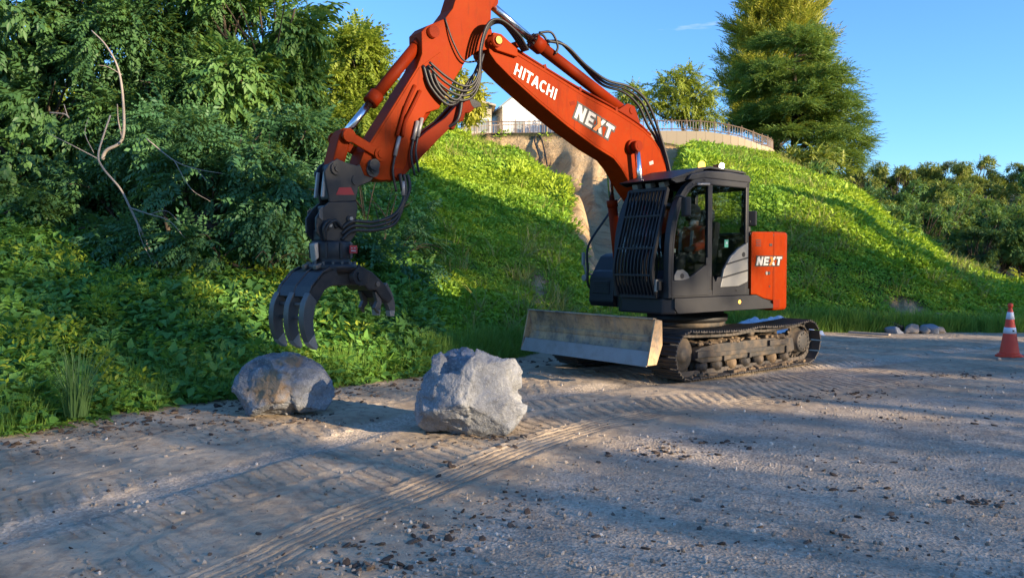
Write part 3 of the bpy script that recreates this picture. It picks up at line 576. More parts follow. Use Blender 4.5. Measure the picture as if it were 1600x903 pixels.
def limbs(base, lobes, r0, seed, fork=.35):
    rr = random.Random(seed); mb = MB(); cen = sum((Vector(l[0]) for l in lobes), Vector())/len(lobes); base = Vector(base); f = base+(cen-base)*fork+Vector((rr.uniform(-.2, .2), rr.uniform(-.2, .2), 0))
    mid = base.lerp(f, .5)+Vector((rr.uniform(-.12, .12), rr.uniform(-.12, .12), 0)); P = curve_pts([base-Vector((0, 0, .3)), mid, f], 6); mb.tube(P, list(np.linspace(r0, r0*.7, len(P))), 9)
    for c, rad in lobes:
        c = Vector(c); m = f.lerp(c, .5)+Vector((rr.uniform(-.3, .3), rr.uniform(-.3, .3), -.12*(c-f).length)); P = curve_pts([f-(f-mid)*.1, m, c+Vector((0, 0, rad[2]*.4))], 6); mb.tube(P, list(np.linspace(r0*.55, r0*.1, len(P))), 7)
        for q in range(4):
            d = Vector((rr.gauss(0, 1), rr.gauss(0, 1), rr.uniform(-.2, 1))).normalized(); e = c+Vector((d.x*rad[0], d.y*rad[1], d.z*rad[2]))*.85; s = P[len(P)//2+rr.randint(0, 3)]; pp = curve_pts([s, s.lerp(e, .5)+Vector((0, 0, .15)), e], 5); mb.tube(pp, list(np.linspace(r0*.2, r0*.05, len(pp))), 5)
    return mb
def tree(name, label, cat, base, lobes, n, kind, size, mat, seed, r0=.12, droop=.25, shell=.5, group=None, fork=.35, bark='bark', clump=.9):
    t = empty(name, base); rel = [((Vector(c)-Vector(base))[:], rad) for c, rad in lobes]
    link('crown', crown_mesh('crown', rel, n, kind, size, mat, seed, droop, shell, clump), t); limbs((0, 0, 0), rel, r0, seed, fork).build('trunk', M[bark], t)
    return tag(t, label, cat, group)
LM = lambda nm, a, b, tr=.3, big=None: leaf_mat(nm, a, b, tr, .5, False, big)
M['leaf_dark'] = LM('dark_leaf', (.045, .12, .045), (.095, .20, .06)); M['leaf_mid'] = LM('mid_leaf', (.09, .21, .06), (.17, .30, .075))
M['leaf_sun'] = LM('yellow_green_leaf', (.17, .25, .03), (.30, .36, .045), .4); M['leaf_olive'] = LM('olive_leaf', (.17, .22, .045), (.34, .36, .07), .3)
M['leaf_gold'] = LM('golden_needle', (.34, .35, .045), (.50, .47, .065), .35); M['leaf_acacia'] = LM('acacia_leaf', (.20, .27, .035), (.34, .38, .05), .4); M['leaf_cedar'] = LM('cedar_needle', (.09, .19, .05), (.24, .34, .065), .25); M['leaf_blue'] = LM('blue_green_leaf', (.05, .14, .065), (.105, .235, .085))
def lobes_px(spec):
    """(px, py, Y, radius in px across, up, depth metres)"""
    out = []
    for px, py, Y, rx, rz, ry in spec: out.append((atpx(px, py, Y)[:], (rx*Y/1240, ry, rz*Y/1240)))
    return out
GL = 'broadleaf trees on the shaded bank'
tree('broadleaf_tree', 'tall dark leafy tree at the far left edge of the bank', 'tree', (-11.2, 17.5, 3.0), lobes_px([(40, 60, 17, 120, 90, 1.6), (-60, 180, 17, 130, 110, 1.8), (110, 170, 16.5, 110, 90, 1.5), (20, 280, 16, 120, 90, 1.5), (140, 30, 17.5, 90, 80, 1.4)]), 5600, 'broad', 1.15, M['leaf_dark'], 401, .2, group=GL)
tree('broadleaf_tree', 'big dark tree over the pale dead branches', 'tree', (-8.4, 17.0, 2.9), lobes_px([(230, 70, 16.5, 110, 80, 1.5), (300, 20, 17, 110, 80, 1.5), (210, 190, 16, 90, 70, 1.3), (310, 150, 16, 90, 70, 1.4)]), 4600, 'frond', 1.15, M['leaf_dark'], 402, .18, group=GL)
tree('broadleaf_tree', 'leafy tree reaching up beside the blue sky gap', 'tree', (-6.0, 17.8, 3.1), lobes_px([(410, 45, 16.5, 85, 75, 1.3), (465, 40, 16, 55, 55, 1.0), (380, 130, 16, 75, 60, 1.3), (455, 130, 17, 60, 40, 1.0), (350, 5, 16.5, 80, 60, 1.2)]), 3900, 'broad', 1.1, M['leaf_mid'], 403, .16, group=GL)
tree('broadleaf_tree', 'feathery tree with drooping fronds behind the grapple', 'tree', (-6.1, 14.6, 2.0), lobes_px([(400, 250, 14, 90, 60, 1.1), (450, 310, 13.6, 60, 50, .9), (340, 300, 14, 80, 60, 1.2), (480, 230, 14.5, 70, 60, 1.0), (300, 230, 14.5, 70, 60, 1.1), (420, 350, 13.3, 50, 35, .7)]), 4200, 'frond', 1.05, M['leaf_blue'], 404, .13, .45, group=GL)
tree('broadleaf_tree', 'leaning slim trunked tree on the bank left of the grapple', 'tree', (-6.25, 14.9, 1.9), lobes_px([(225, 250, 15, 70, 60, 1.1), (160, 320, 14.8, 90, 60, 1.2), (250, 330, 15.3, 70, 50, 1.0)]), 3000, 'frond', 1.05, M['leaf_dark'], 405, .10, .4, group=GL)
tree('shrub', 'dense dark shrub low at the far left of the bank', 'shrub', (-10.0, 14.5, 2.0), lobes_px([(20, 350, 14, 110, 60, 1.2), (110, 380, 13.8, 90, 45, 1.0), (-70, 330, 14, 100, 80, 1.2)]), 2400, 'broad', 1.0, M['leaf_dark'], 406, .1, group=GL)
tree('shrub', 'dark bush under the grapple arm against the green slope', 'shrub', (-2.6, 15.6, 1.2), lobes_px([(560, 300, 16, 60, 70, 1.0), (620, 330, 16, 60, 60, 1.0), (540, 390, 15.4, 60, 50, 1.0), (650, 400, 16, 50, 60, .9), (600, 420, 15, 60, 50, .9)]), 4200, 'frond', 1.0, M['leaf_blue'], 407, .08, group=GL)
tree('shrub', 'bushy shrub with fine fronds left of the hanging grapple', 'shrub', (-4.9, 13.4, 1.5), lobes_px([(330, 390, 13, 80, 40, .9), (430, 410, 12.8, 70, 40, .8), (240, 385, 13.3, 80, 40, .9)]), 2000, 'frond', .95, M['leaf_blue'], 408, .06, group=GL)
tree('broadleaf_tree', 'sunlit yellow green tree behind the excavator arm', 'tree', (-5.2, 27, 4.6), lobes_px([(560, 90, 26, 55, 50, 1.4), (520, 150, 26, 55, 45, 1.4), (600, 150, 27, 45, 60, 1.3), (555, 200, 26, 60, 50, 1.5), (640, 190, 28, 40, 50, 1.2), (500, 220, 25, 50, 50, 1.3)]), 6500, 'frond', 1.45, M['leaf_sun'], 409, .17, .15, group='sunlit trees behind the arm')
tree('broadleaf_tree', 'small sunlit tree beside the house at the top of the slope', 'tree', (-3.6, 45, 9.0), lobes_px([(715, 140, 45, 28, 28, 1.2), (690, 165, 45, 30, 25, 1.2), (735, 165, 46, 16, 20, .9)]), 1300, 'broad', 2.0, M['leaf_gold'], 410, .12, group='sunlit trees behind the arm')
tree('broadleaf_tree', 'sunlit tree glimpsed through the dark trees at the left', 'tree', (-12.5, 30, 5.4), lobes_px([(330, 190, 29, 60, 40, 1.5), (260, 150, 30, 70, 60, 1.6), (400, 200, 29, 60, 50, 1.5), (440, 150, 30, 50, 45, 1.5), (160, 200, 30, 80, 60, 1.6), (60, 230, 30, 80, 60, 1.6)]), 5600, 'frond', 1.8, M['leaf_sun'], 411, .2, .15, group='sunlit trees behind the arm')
# dead branches: one pale fallen limb hung in the trees, one bare slim trunk
def branchy(name, label, paths, mat):
    mb = MB(); b = Vector(paths[0][0][0]); 
    for P, r0, r1 in paths:
        Q = curve_pts(P, 6); mb.tube([q-b for q in Q], list(np.linspace(r0*.62, r1*.62, len(Q))), 7)
    o = mb.build(name, M[mat]); o.location = b; return tag(o, label, 'branch')
A = lambda *l: [atpx(px, py, Y) for px, py, Y in l]
branchy('dead_branch', 'long pale dead branch arching down through the trees', [(A((252, 425, 12.6), (228, 375, 12.6), (205, 325, 12.5), (190, 295, 12.5), (165, 265, 12.5), (157, 245, 12.5), (165, 215, 12.6), (177, 182, 12.7)), .03, .022), (A((205, 325, 12.5), (235, 335, 12.3), (265, 345, 12.3), (290, 372, 12.3)), .018, .006), (A((235, 335, 12.3), (262, 330, 12.4), (285, 352, 12.5)), .012, .004), (A((158, 250, 12.5), (120, 230, 12.4), (78, 209, 12.4)), .018, .007), (A((150, 240, 12.5), (137, 210, 12.6), (143, 185, 12.7)), .012, .004), (A((215, 345, 12.5), (222, 375, 12.4), (240, 412, 12.4)), .014, .005)], 'deadwood')
branchy('dead_branch', 'bare grey forked branch rising above the pale dead limb', [(A((163, 250, 13.2), (170, 236, 13.2), (195, 218, 13.2), (197, 160, 13.2), (190, 110, 13.3), (172, 75, 13.4), (150, 52, 13.5)), .05, .016), (A((195, 218, 13.2), (189, 190, 13.2), (188, 165, 13.1)), .025, .012), (A((196, 120, 13.3), (175, 108, 13.2), (160, 105, 13.1)), .012, .005)], 'deadwood')
branchy('dead_branch', 'thin bare twig spreading in front of the feathery fronds', [(A((232, 218, 13), (275, 252, 12.9), (310, 265, 12.9), (350, 272, 12.8)), .018, .006), (A((275, 252, 12.9), (300, 295, 12.8), (330, 315, 12.7)), .012, .004), (A((312, 268, 12.9), (326, 285, 12.8)), .008, .004)], 'deadwood')
branchy('dead_branch', 'short broken pale stub among the dark leaves', [(A((83, 178, 13), (105, 180, 13), (113, 186, 13)), .022, .018), (A((110, 182, 13), (105, 165, 13)), .015, .010)], 'deadwood')
branchy('bare_trunk', 'slim brown trunk leaning behind the pale dead branch', [(A((275, 412, 13.6), (262, 350, 13.6), (250, 290, 13.7), (237, 232, 13.8)), .07, .05), (A((292, 408, 13.8), (296, 370, 13.8), (298, 340, 13.8)), .03, .022)], 'bark')
# grass tuft standing at the edge of the track
tz = lambda x, y: max(float(ground_h(np.array([x]), np.array([y]))[0]), hill_z(x, y))
me = npmesh('grass_tuft', *tpl_grass(90, .75, .016, 77, .10, .55)); t = leaf_mat('tuft_blade', (.10, .19, .06), (.16, .25, .08), .3, .5, True); me.materials.append(t)
o = link('grass_tuft', me); o.location = (-4.28, 7.75, .1); tag(o, 'tall tuft of thin grass at the edge of the dirt track', 'grass tuft')
# ------------------------------------------------------------------ trees on the terrace
def cedar(name, label, base, H, rad, mat, seed, tiers=15, n=7000, size=1.5, upsweep=.05, top_pow=.8, lean=0, cat='tree', z0=.12, sprays='needle', wob=.35):
    r = random.Random(seed); rn = np.random.default_rng(seed); t = empty(name, base); mb = MB(); P = []; D = []; mb.tube(curve_pts([(0, 0, -.5), (lean*.3, 0, H*.5), (lean, 0, H)], 8), list(np.linspace(H*.028, .03, 17)), 9)
    B = []
    for k in range(tiers):
        h = z0+(1-z0)*(k+.5)/tiers; L = rad*(1-h)**top_pow*(1.0 if h > z0+.1 else .8)+.25
        for j in range(r.randint(5, 7)): B.append((h*H+r.uniform(-.3, .3), r.uniform(0, 6.283), L*r.uniform(1-wob, 1.1)))
    tot = sum(b[2] for b in B)
    for h, a, L in B:
        d = Vector((math.cos(a), math.sin(a), 0)); s = Vector((lean*h/H, 0, h)); e = s+d*L+Vector((0, 0, upsweep*L)); m = s.lerp(e, .5)+Vector((0, 0, L*.06)); C = curve_pts([s, m, e], 6); mb.tube(C, list(np.linspace(.05+.012*L, .01, len(C))), 5)
        k = max(6, int(n*L/tot)); tt = rn.uniform(.22, 1.04, k)**.8; C = np.array([tuple(c) for c in C]); q = np.stack([np.interp(tt, np.linspace(0, 1, len(C)), C[:, i]) for i in range(3)], 1); w = L*.34*(1.05-tt)+.25
        lat = np.array([-d.y, d.x, 0]); sgn = rn.choice([-1, 1], k); off = rn.random(k)*w; q = q+lat*(sgn*off)[:, None]+rn.normal(size=(k, 3))*np.array([.12, .12, .13]); P.append(q)
        D.append(np.array(d)*.8+lat*(sgn*.7)[:, None]+rn.normal(size=(k, 3))*.3+np.array([0, 0, upsweep*2-.08]))
    P = np.concatenate(P); D = np.concatenate(D); V = []; Fc = []; T = []; o = 0; hf = len(P)//2
    for k, tp in enumerate(TPL[sprays]):
        sl = slice(0, hf) if k == 0 else slice(hf, None); m = len(P[sl]); w, f = scatter(tp, P[sl], D[sl], size*rn.uniform(.7, 1.25, m), rn, .5); V.append(w); Fc.append(f+o); o += len(w); T.append(np.repeat(np.clip(rn.normal(.5, .27, m), 0, 1), len(tp[0])))
    link('crown', npmesh('crown', np.concatenate(V), np.concatenate(Fc), mat, {'tint': np.concatenate(T)}), t); mb.build('trunk', M['bark'], t); return tag(t, label, cat)
cedar('cedar_tree', 'broad dark green cedar with spreading tiers at the end of the terrace wall', atpx(1238, 275, 54), 9.6, 4.7, M['leaf_cedar'], 501, 15, 9500, 1.7, .04, .36, z0=.02)
cedar('conifer_tree', 'tall golden green conifer rising behind the dark cedar', atpx(1210, 275, 62), 18.5, 4.6, M['leaf_gold'], 502, 26, 9500, 2.3, .55, .55, z0=.10)
tree('acacia_tree', 'flat topped yellow green tree behind the terrace fence', 'tree', atpx(1075, 225, 51), lobes_px([(1050, 135, 51, 40, 16, 1.6), (1090, 150, 51, 34, 16, 1.6), (1010, 165, 51, 32, 13, 1.4), (1060, 170, 51, 46, 12, 1.6), (1100, 185, 51, 30, 12, 1.4), (985, 150, 51, 26, 12, 1.2), (1070, 120, 51, 26, 9, 1.2)]), 1500, 'frond', 1.55, M['leaf_acacia'], 503, .13, .1, .3, fork=.5, clump=0)
tree('shrub', 'dark green rounded shrub at the foot of the cedar', 'shrub', atpx(1265, 285, 47), lobes_px([(1265, 255, 47, 38, 24, 1.4), (1300, 272, 47, 24, 18, 1.2), (1232, 258, 47, 24, 16, 1.2)]), 1600, 'broad', 1.9, M['leaf_olive'], 504, .1)
for k, (px, py, Y, s, lb) in enumerate(((1385, 398, 26.5, 1.0, 'dark round bush clinging halfway down the right slope'), (1512, 432, 25.5, .8, 'small bush where the right slope meets the far wood'), (1275, 300, 37.5, .75, 'low bush near the crest right of the cedar'))):
    p = atpx(px, py, Y); p.z = hill_z(p.x, p.y)-.1; tree('bush', lb, 'bush', p, [((p+Vector((0, 0, .35)))[:], (.75*s, .6, .5*s)), ((p+Vector((.5*s, 0, .15)))[:], (.5*s, .5, .4*s)), ((p+Vector((-.5*s, -.1, .2)))[:], (.45*s, .5, .4*s))], 420, 'broad', 1.1, M['leaf_mid'], 510+k, .03)
p = atpx(1576, 434, 24.5); tree('bush', 'sunlit yellow bush beyond the traffic cone', 'bush', (p.x, p.y, hill_z(p.x, p.y)-.1), [((p.x, p.y, p.z), (.5, .5, .35)), ((p.x+.6, p.y+.3, p.z-.1), (.5, .4, .3)), ((p.x-.5, p.y, p.z-.25), (.4, .4, .25))], 380, 'broad', 1.0, M['leaf_gold'], 515, .03)
# ------------------------------------------------------------------ far wooded hill
fh_x = np.linspace(15, 190, 60); fh_t = np.linspace(0, 1, 20); FX, FT = np.meshgrid(fh_x, fh_t); FY = 62+FT*95-.12*(FX-60)*FT
FZ = sstep(0, 1, FT)*np.interp(FX, [15, 40, 60, 75, 100, 190], [4, 9, 12.5, 15, 16, 17])+.8*fbm(FX*.06, FY*.06, 0, 3, 88)-.6
fi = np.arange(FX.size).reshape(FX.shape); ff = np.c_[fi[:-1, :-1].ravel(), fi[:-1, 1:].ravel(), fi[1:, 1:].ravel(), fi[1:, :-1].ravel()]
t = NT('forest_floor'); nzf = t.noise(.4, 5, .6, t.n('ShaderNodeNewGeometry').outputs['Position']); M['floor'] = t.done(t.pbr(t.mix(nzf.outputs[0], (.02, .03, .012), (.05, .06, .02)), .95))
tag(link('far_hill', npmesh('far_hill', np.c_[FX.ravel(), FY.ravel(), FZ.ravel()], ff, M['floor'], None, True)), kind='structure')
def far_proto(seed, mat, H, rx):
    r = random.Random(seed); lobes = [((r.uniform(-.62, .62)*rx, r.uniform(-.62, .62)*rx, H*(.35+.6*r.random())), (rx*r.uniform(.26, .42), rx*r.uniform(.26, .42), H*r.uniform(.09, .15))) for k in range(15)]
    return crown_mesh('crown', lobes, 6500, 'broad', 1.35, mat, seed, .2, .35, .5), limbs((0, 0, 0), lobes, .22, seed).mesh('trunk', M['bark'])
FPR = [(far_proto(601, M['leaf_olive'], 8, 4.2), 'olive green crown'), (far_proto(602, M['leaf_mid'], 9, 4.0), 'deep green crown'), (far_proto(603, M['leaf_olive'], 7.5, 4.6), 'broad olive crown'), (far_proto(604, M['leaf_dark'], 8, 3.8), 'dark crown')]
rr = random.Random(66); k = 0
ROWS = [(62, range(1392, 1640, 42), [3, 1, 3], 'dark tree at the shaded foot of the far wood'), (74, range(1340, 1640, 44), [3, 1], 'green tree in the lower rows of the far wood'), (88, range(1330, 1650, 40), [1, 0, 2], 'tree halfway up the far wooded hill'), (105, range(1325, 1650, 36), [0, 2, 1], 'olive tree in the upper rows of the far wooded hill'), (128, range(1330, 1660, 33), [2, 0], 'sunlit tree along the crest of the far wooded hill')]
ORD = ['first', 'second', 'third', 'fourth', 'fifth', 'sixth', 'seventh', 'eighth', 'ninth', 'tenth', 'eleventh', 'twelfth']
for Y, pxs, kinds, lb in ROWS:
    for oi_, px in enumerate(pxs):
        px += rr.uniform(-9, 9); Yj = Y+rr.uniform(-4, 4); x = (px-800)/1240*Yj; (cm, tm), _ = FPR[kinds[k % len(kinds)]]; ft = (Yj-62)/95
        z = float(sstep(0, 1, ft))*float(np.interp(x, [15, 40, 60, 75, 100, 190], [4, 9, 12.5, 15, 16, 17]))-.9
        t = empty('wood_tree', (x, Yj, z), rr.uniform(0, 6.28)); s = rr.uniform(.72, 1.05)*(.75 if Y < 70 else 1); t.scale = (s, s, s*rr.uniform(.85, 1.1)); tag(t, lb+', '+ORD[oi_]+' from the green slope', 'tree', lb.replace('tree', 'trees')); link('crown', cm, t); link('trunk', tm, t); k += 1
# ------------------------------------------------------------------ house, fences and wall on the terrace
M['plaster'] = paint('cream_plaster', (.45, .38, .28), .85, dirty=.2, scale=.8, dirt=(.40, .33, .25)); M['concrete'] = paint('cream_concrete', (.40, .32, .22), .9, dirty=.3, scale=.7, dirt=(.34, .27, .2)); M['roofing'] = paint('grey_green_roof', (.20, .23, .22), .6, dirty=.2); M['redroof'] = paint('red_brown_roof', (.24, .07, .05), .7, dirty=.2); M['rust'] = paint('brown_fence_steel', (.16, .10, .07), .7, dirty=.4); M['pale_fence'] = paint('pale_fence_board', (.40, .33, .27), .8, dirty=.25, scale=2)
def house(name, label, c, w, d, hw, hr, wall, roof, rz=0):
    t = empty(name, c, rz); m = MB(); m.prism([(-w/2, 0), (w/2, 0), (w/2, hw), (0, hw+hr), (-w/2, hw)], -d/2, d/2); wl_ = m.build('wall', M[wall], t); m = MB(); e = .28; s = hr/(w/2)
    for sg in (-1, 1): m.prism([(0, hw+hr+.02), (sg*(w/2+e), hw-e*s+.02), (sg*(w/2+e), hw-e*s+.14), (0, hw+hr+.15)], -d/2-.3, d/2+.3)
    m.build('roof', M[roof], t)
    for x in (-w*.22, w*.22): f = MB().box((x, -d/2-.02, hw*.55), (.9, .06, 1.0)).build('window', M['white'], t); MB().box((x, -d/2-.055, hw*.55), (.74, .02, .84)).build('pane', M['glass'], f)
    for k in range(int(hw/.22)): MB().box((0, -d/2-.008, .15+k*.22), (w-.02, .012, .19), bev=0).build('weatherboard', M[wall], t)
    return tag(t, label, 'house')
p = atpx(812, 195, 56); house('gabled_house', 'white gabled house standing on the terrace behind the boom', (p.x+.15, 58, 9.0), 4.3, 6, 3.2, 1.75, 'white', 'roofing', .25)
p = atpx(795, 190, 60); house('low_house', 'low building with a red brown roof beside the white house', (p.x-.2, 60, 9.0), 3.0, 4, 2.9, 1.0, 'plaster', 'redroof', 1.4)
p = atpx(748, 185, 54); house('plaster_shed', 'small plain cream building left of the white house', (p.x-.2, 55, 9.1), 1.9, 3, 2.9, .25, 'plaster', 'plaster', .1)
p = atpx(860, 190, 60); house('back_house', 'pale house with a low roof partly behind the boom', (p.x+1.2, 60, 9.0), 4.5, 4, 3.0, .8, 'plaster', 'roofing', .2)
def fence(name, label, pts, hgt, pst, n_p, mat_p, mat_s, slat_w, bh=0):
    t = empty(name, pts[0]); o = Vector(pts[0]); Q = [Vector(p) for p in pts]; L = np.r_[0, np.cumsum([(Q[i+1]-Q[i]).length for i in range(len(Q)-1)])]; g = lambda s: Vector([float(np.interp(s, L, [q[i] for q in Q])) for i in range(3)])-o
    for k in range(n_p+1):
        p = g(L[-1]*k/n_p); MB().box(p+Vector((0, 0, (hgt+.08)/2)), (pst, pst, hgt+.08)).build('post', M[mat_p], t)
        if k < n_p:
            q = g(L[-1]*(k+1)/n_p)
            for z in (.12, hgt-.05): MB().bar(p+Vector((0, 0, z)), q+Vector((0, 0, z)), .035, .05).build('rail', M[mat_p], t)
            u = q-p; ns = max(2, int(u.length/slat_w)); me = None
            for j in range(ns):
                s = p+u*(j+.5)/ns
                if me is None: me = MB().box((0, 0, 0), (.022, .02, hgt-.1)).mesh('picket', M[mat_s])
                oo = link('picket', me, t); oo.location = s+Vector((0, .02, hgt/2)); 
    return tag(t, label, 'fence')
fl = [atpx(700, 205, 47), atpx(760, 206, 47.3), atpx(890, 207, 47.2)]; fl = [Vector((q.x, q.y, hill_z(q.x, q.y)-.02)) for q in fl]
fence('picket_fence', 'low brown picket fence along the cliff top below the white house', fl, .85, .05, 9, 'rust', 'rust', .14)
fence('board_fence', 'pale board fence behind the picket fence by the house', [q+Vector((.2, 2.2, .1)) for q in fl], .95, .07, 5, 'pale_fence', 'pale_fence', .10)
wp = [atpx(895, 210, 47.2), atpx(975, 213, 47.2), atpx(1040, 214, 47), atpx(1100, 216, 46.8), atpx(1150, 224, 46.8), atpx(1185, 234, 47.4), atpx(1203, 243, 49), atpx(1206, 243, 52)]
W = empty('retaining_wall', wp[0]); tag(W, 'curved cream concrete retaining wall along the terrace edge', 'wall')
pp = curve_pts([(p.x, p.y, 0) for p in wp], 4); top = [float(np.interp(800+1240*p.x/p.y, [895, 975, 1040, 1100, 1150, 1185, 1206], [zy(207, 47), zy(207, 47), zy(206, 47), zy(208, 47), zy(216, 47), zy(227, 47), zy(235, 49)])) for p in pp]
for i in range(len(pp)-1):
    a, b = pp[i], pp[i+1]; m = MB(); d = (b-a); nrm = Vector((-d.y, d.x, 0)).normalized()*.12; g_ = d*.006
    m.add([v for q, z in ((a+g_, top[i]), (b-g_, top[i+1])) for v in (q-nrm+Vector((0, 0, 6.3)), q+nrm+Vector((0, 0, 6.3)), q+nrm+Vector((0, 0, z)), q-nrm+Vector((0, 0, z)))], [(0, 1, 2, 3), (7, 6, 5, 4), (0, 4, 5, 1), (1, 5, 6, 2), (2, 6, 7, 3), (3, 7, 4, 0)])
    o = m.build('panel', M['concrete'], W); o.location = -Vector(wp[0]); 
fence('steel_fence', 'brown steel railing standing on the curved retaining wall', [Vector((p.x, p.y, t_)) for p, t_ in zip(pp, top)], .66, .045, 20, 'rust', 'pale_fence', .16)
# ------------------------------------------------------------------ cliff details and debris at the foot of the slope
def cable(name, label, P, r, mat, cat): m = MB().tube([Vector(p)-Vector(P[0]) for p in curve_pts(P, 6)], r, 7); o = m.build(name, M[mat], None); o.location = P[0]; return tag(o, label, cat)
def on_cliff(px, py):
    ci = int(np.argmin(np.abs(cols-px))); zz = 1.62+(408-py)/1240*tv[ci, :NR, 1]; df = tv[ci, :NR, 2]-zz; k = [i for i in range(int(NR*.7), NR-1) if df[i] < 0 <= df[i+1]]; k = k[0] if k else NR-3; Y = float(tv[ci, k, 1])-.12; return atpx(px, py, Y)
cable('drain_hose', 'dark hose looped over the clay cliff face', [on_cliff(846, 262), on_cliff(841, 240), on_cliff(835, 220), on_cliff(840, 213), on_cliff(846, 220), on_cliff(851, 240), on_cliff(855, 260)], .045, 'hose', 'hose')
def small_rock(label, x, y, s, mat, seed):
    b = bmesh.new(); bmesh.ops.create_icosphere(b, subdivisions=3, radius=1); V = np.array([v.co[:] for v in b.verts]); Fc = np.array([[v.index for v in f.verts] for f in b.faces]); b.free()
    rk = np.random.default_rng(seed)
    for q in range(14):
        nn = rk.normal(size=3); nn /= np.linalg.norm(nn); e = V @ nn-rk.uniform(.55, .8); V = V-np.where(e > 0, e, 0)[:, None]*nn
    V = V*(1+.25*fbm(V[:, 0]*1.6, V[:, 1]*1.6, V[:, 2]*1.6, 3, seed))[:, None]*np.array([1.15, .8, .7])*s; o = link('rock', npmesh('rock', V, Fc, M[mat], None, False)); o.location = (x, y, tz(x, y)+s*.22); o.rotation_euler = (0, 0, seed); return tag(o, label, 'rock', 'rocks at the foot of the slope')
M['rock_pale'] = paint('pale_rock', (.27, .24, .215), .9, dirty=.6, scale=6, dirt=(.22, .18, .15), bump=.5, spec=.2); M['rock_blue'] = paint('blue_grey_rock', (.24, .26, .30), .85, dirty=.3, scale=5, bump=.4)
for k, (px, py, s, mt, lb) in enumerate(((1398, 512, .20, 'rock_blue', 'bluish rock below the scar in the right slope'), (1426, 513, .21, 'rock_pale', 'pale rounded rock beside the bluish rock'), (1445, 510, .18, 'rock_pale', 'pale rock in the rubble pile below the scar'), (1455, 514, .22, 'rock_blue', 'flat grey slab in the rubble pile below the scar'), (1470, 515, .15, 'rock_pale', 'small rock at the end of the rubble pile'), (1441, 497, .13, 'rock_pale', 'small pale stone higher up in the scar'), (1462, 499, .10, 'rock_pale', 'tiny pale stone under the scar'), (1564, 562, .05, 'rock_pale', 'small pale stone beside the traffic cone'))):
    Y = 18.1 if py > 505 else 18.9; Y = 13.0 if py > 540 else Y; small_rock(lb, (px-800)/1240*Y, Y, s, mt, 700+k)
def on_ground(px, py): Y = 1.62*1240/(py-408); return Vector(((px-800)/1240*Y, Y, 0))
def plank(label, p, q, w, h, mat): m = MB().bar((0, 0, 0), Vector(q)-Vector(p), w, h, bev=.01); o = m.build('plank', M[mat]); o.location = p; return tag(o, label, 'plank', 'old timber at the foot of the slope')
plank('dark curved log lying under the scar in the slope', atpx(1352, 488, 19.0), atpx(1412, 514, 18.2), .14, .12, 'bark'); plank('weathered plank lying on the far edge of the dirt track', on_ground(1328, 521)+Vector((0, 0, .03)), on_ground(1392, 525)+Vector((0, 0, .03)), .14, .04, 'deadwood'); plank('pale stick in the rubble below the scar', atpx(1430, 500, 18.6), atpx(1455, 512, 18.3), .05, .05, 'deadwood')
for k in range(6): a, b = on_ground(1425+k*8, 514), on_ground(1450+k*7, 512); plank('thin broken branch in the rubble, '+ORD[k]+' from the log end', a+Vector((0, 0, .08+.06*k)), b+Vector((.2*(k % 3), .2, .12+.1*(k % 2))), .035, .035, 'deadwood')
# crumpled pale sheeting on pallets behind the tracks
T = empty('tarpaulin_heap', (6.0, 18.0, -.02)); tag(T, 'crumpled white and blue sheeting heaped behind the excavator tracks', 'tarpaulin')
gx2, gy2 = np.meshgrid(np.linspace(-1.1, .9, 60), np.linspace(-.6, .6, 26)); gz2 = (.34*np.exp(-((gx2+.1)/.85)**4-(gy2/.5)**4)*(.75+.5*np.abs(fbm(gx2*1.7, gy2*1.7, 0, 3, 95)))+.10*np.abs(fbm(gx2*5, gy2*5, 0, 3, 96)))
ii = np.arange(gx2.size).reshape(gx2.shape); f4 = np.c_[ii[:-1, :-1].ravel(), ii[:-1, 1:].ravel(), ii[1:, 1:].ravel(), ii[1:, :-1].ravel()]; M['tarp'] = paint('pale_blue_sheet', (.52, .58, .66), .45, dirty=.4, scale=2.5, dirt=(.12, .16, .25))
link('sheet', npmesh('sheet', np.c_[gx2.ravel(), gy2.ravel(), gz2.ravel()], f4, M['tarp'], None, False), T); MB().box((-.1, 0, .06), (1.4, .7, .12)).build('pallet', M['deadwood'], T)
# ------------------------------------------------------------------ excavator (local x forward, y to its left, z up)
EX = empty('excavator', (2.742, 12.414, 0), R(-141.3))
tag(EX, 'orange and black tracked excavator with a dozer blade and caged cab on the dirt track', 'excavator')
cosd, sind = (lambda a: math.cos(R(a))), (lambda a: math.sin(R(a)))
# --- tracks
def track_path():
    pts = []
    r = .318; zf, zr = .358, .368
    n = 60
    for i in range(n+1): pts.append((-1.43+2.86*i/n*1.0, .0405+.0))                       # bottom, rear to front
    for i in range(1, 30): a = -90+180*i/30; pts.append((1.43+r*cosd(a), zf+r*sind(a)))
    for i in range(n+1):
        t = i/n; x = 1.43-2.86*t; z = zf+r+(zr-zf)*t-.05*math.sin(math.pi*t)**.8*(1-.55*math.exp(-((t-.55)/.10)**2)); pts.append((x, z))
    for i in range(1, 30): a = 90+180*i/30; pts.append((-1.43+r*cosd(a), zr+r*sind(a)))
    return np.array(pts)
TP = track_path(); TPc = np.vstack([TP, TP[:1]]); TL = np.r_[0, np.cumsum(np.hypot(*np.diff(TPc, axis=0).T))]
NS = 46
sh = MB()   # one triple grouser shoe; local x along the chain, z outward
sh.box((0, 0, 0), (.150, .50, .014), bev=.003, seg=1)
for gx_ in (-.058, .0, .058): sh.prism([(gx_-.010, .006), (gx_+.010, .006), (gx_+.005, .024), (gx_-.005, .024)], -.248, .248)
shoe_me = sh.mesh('shoe', M['track'])
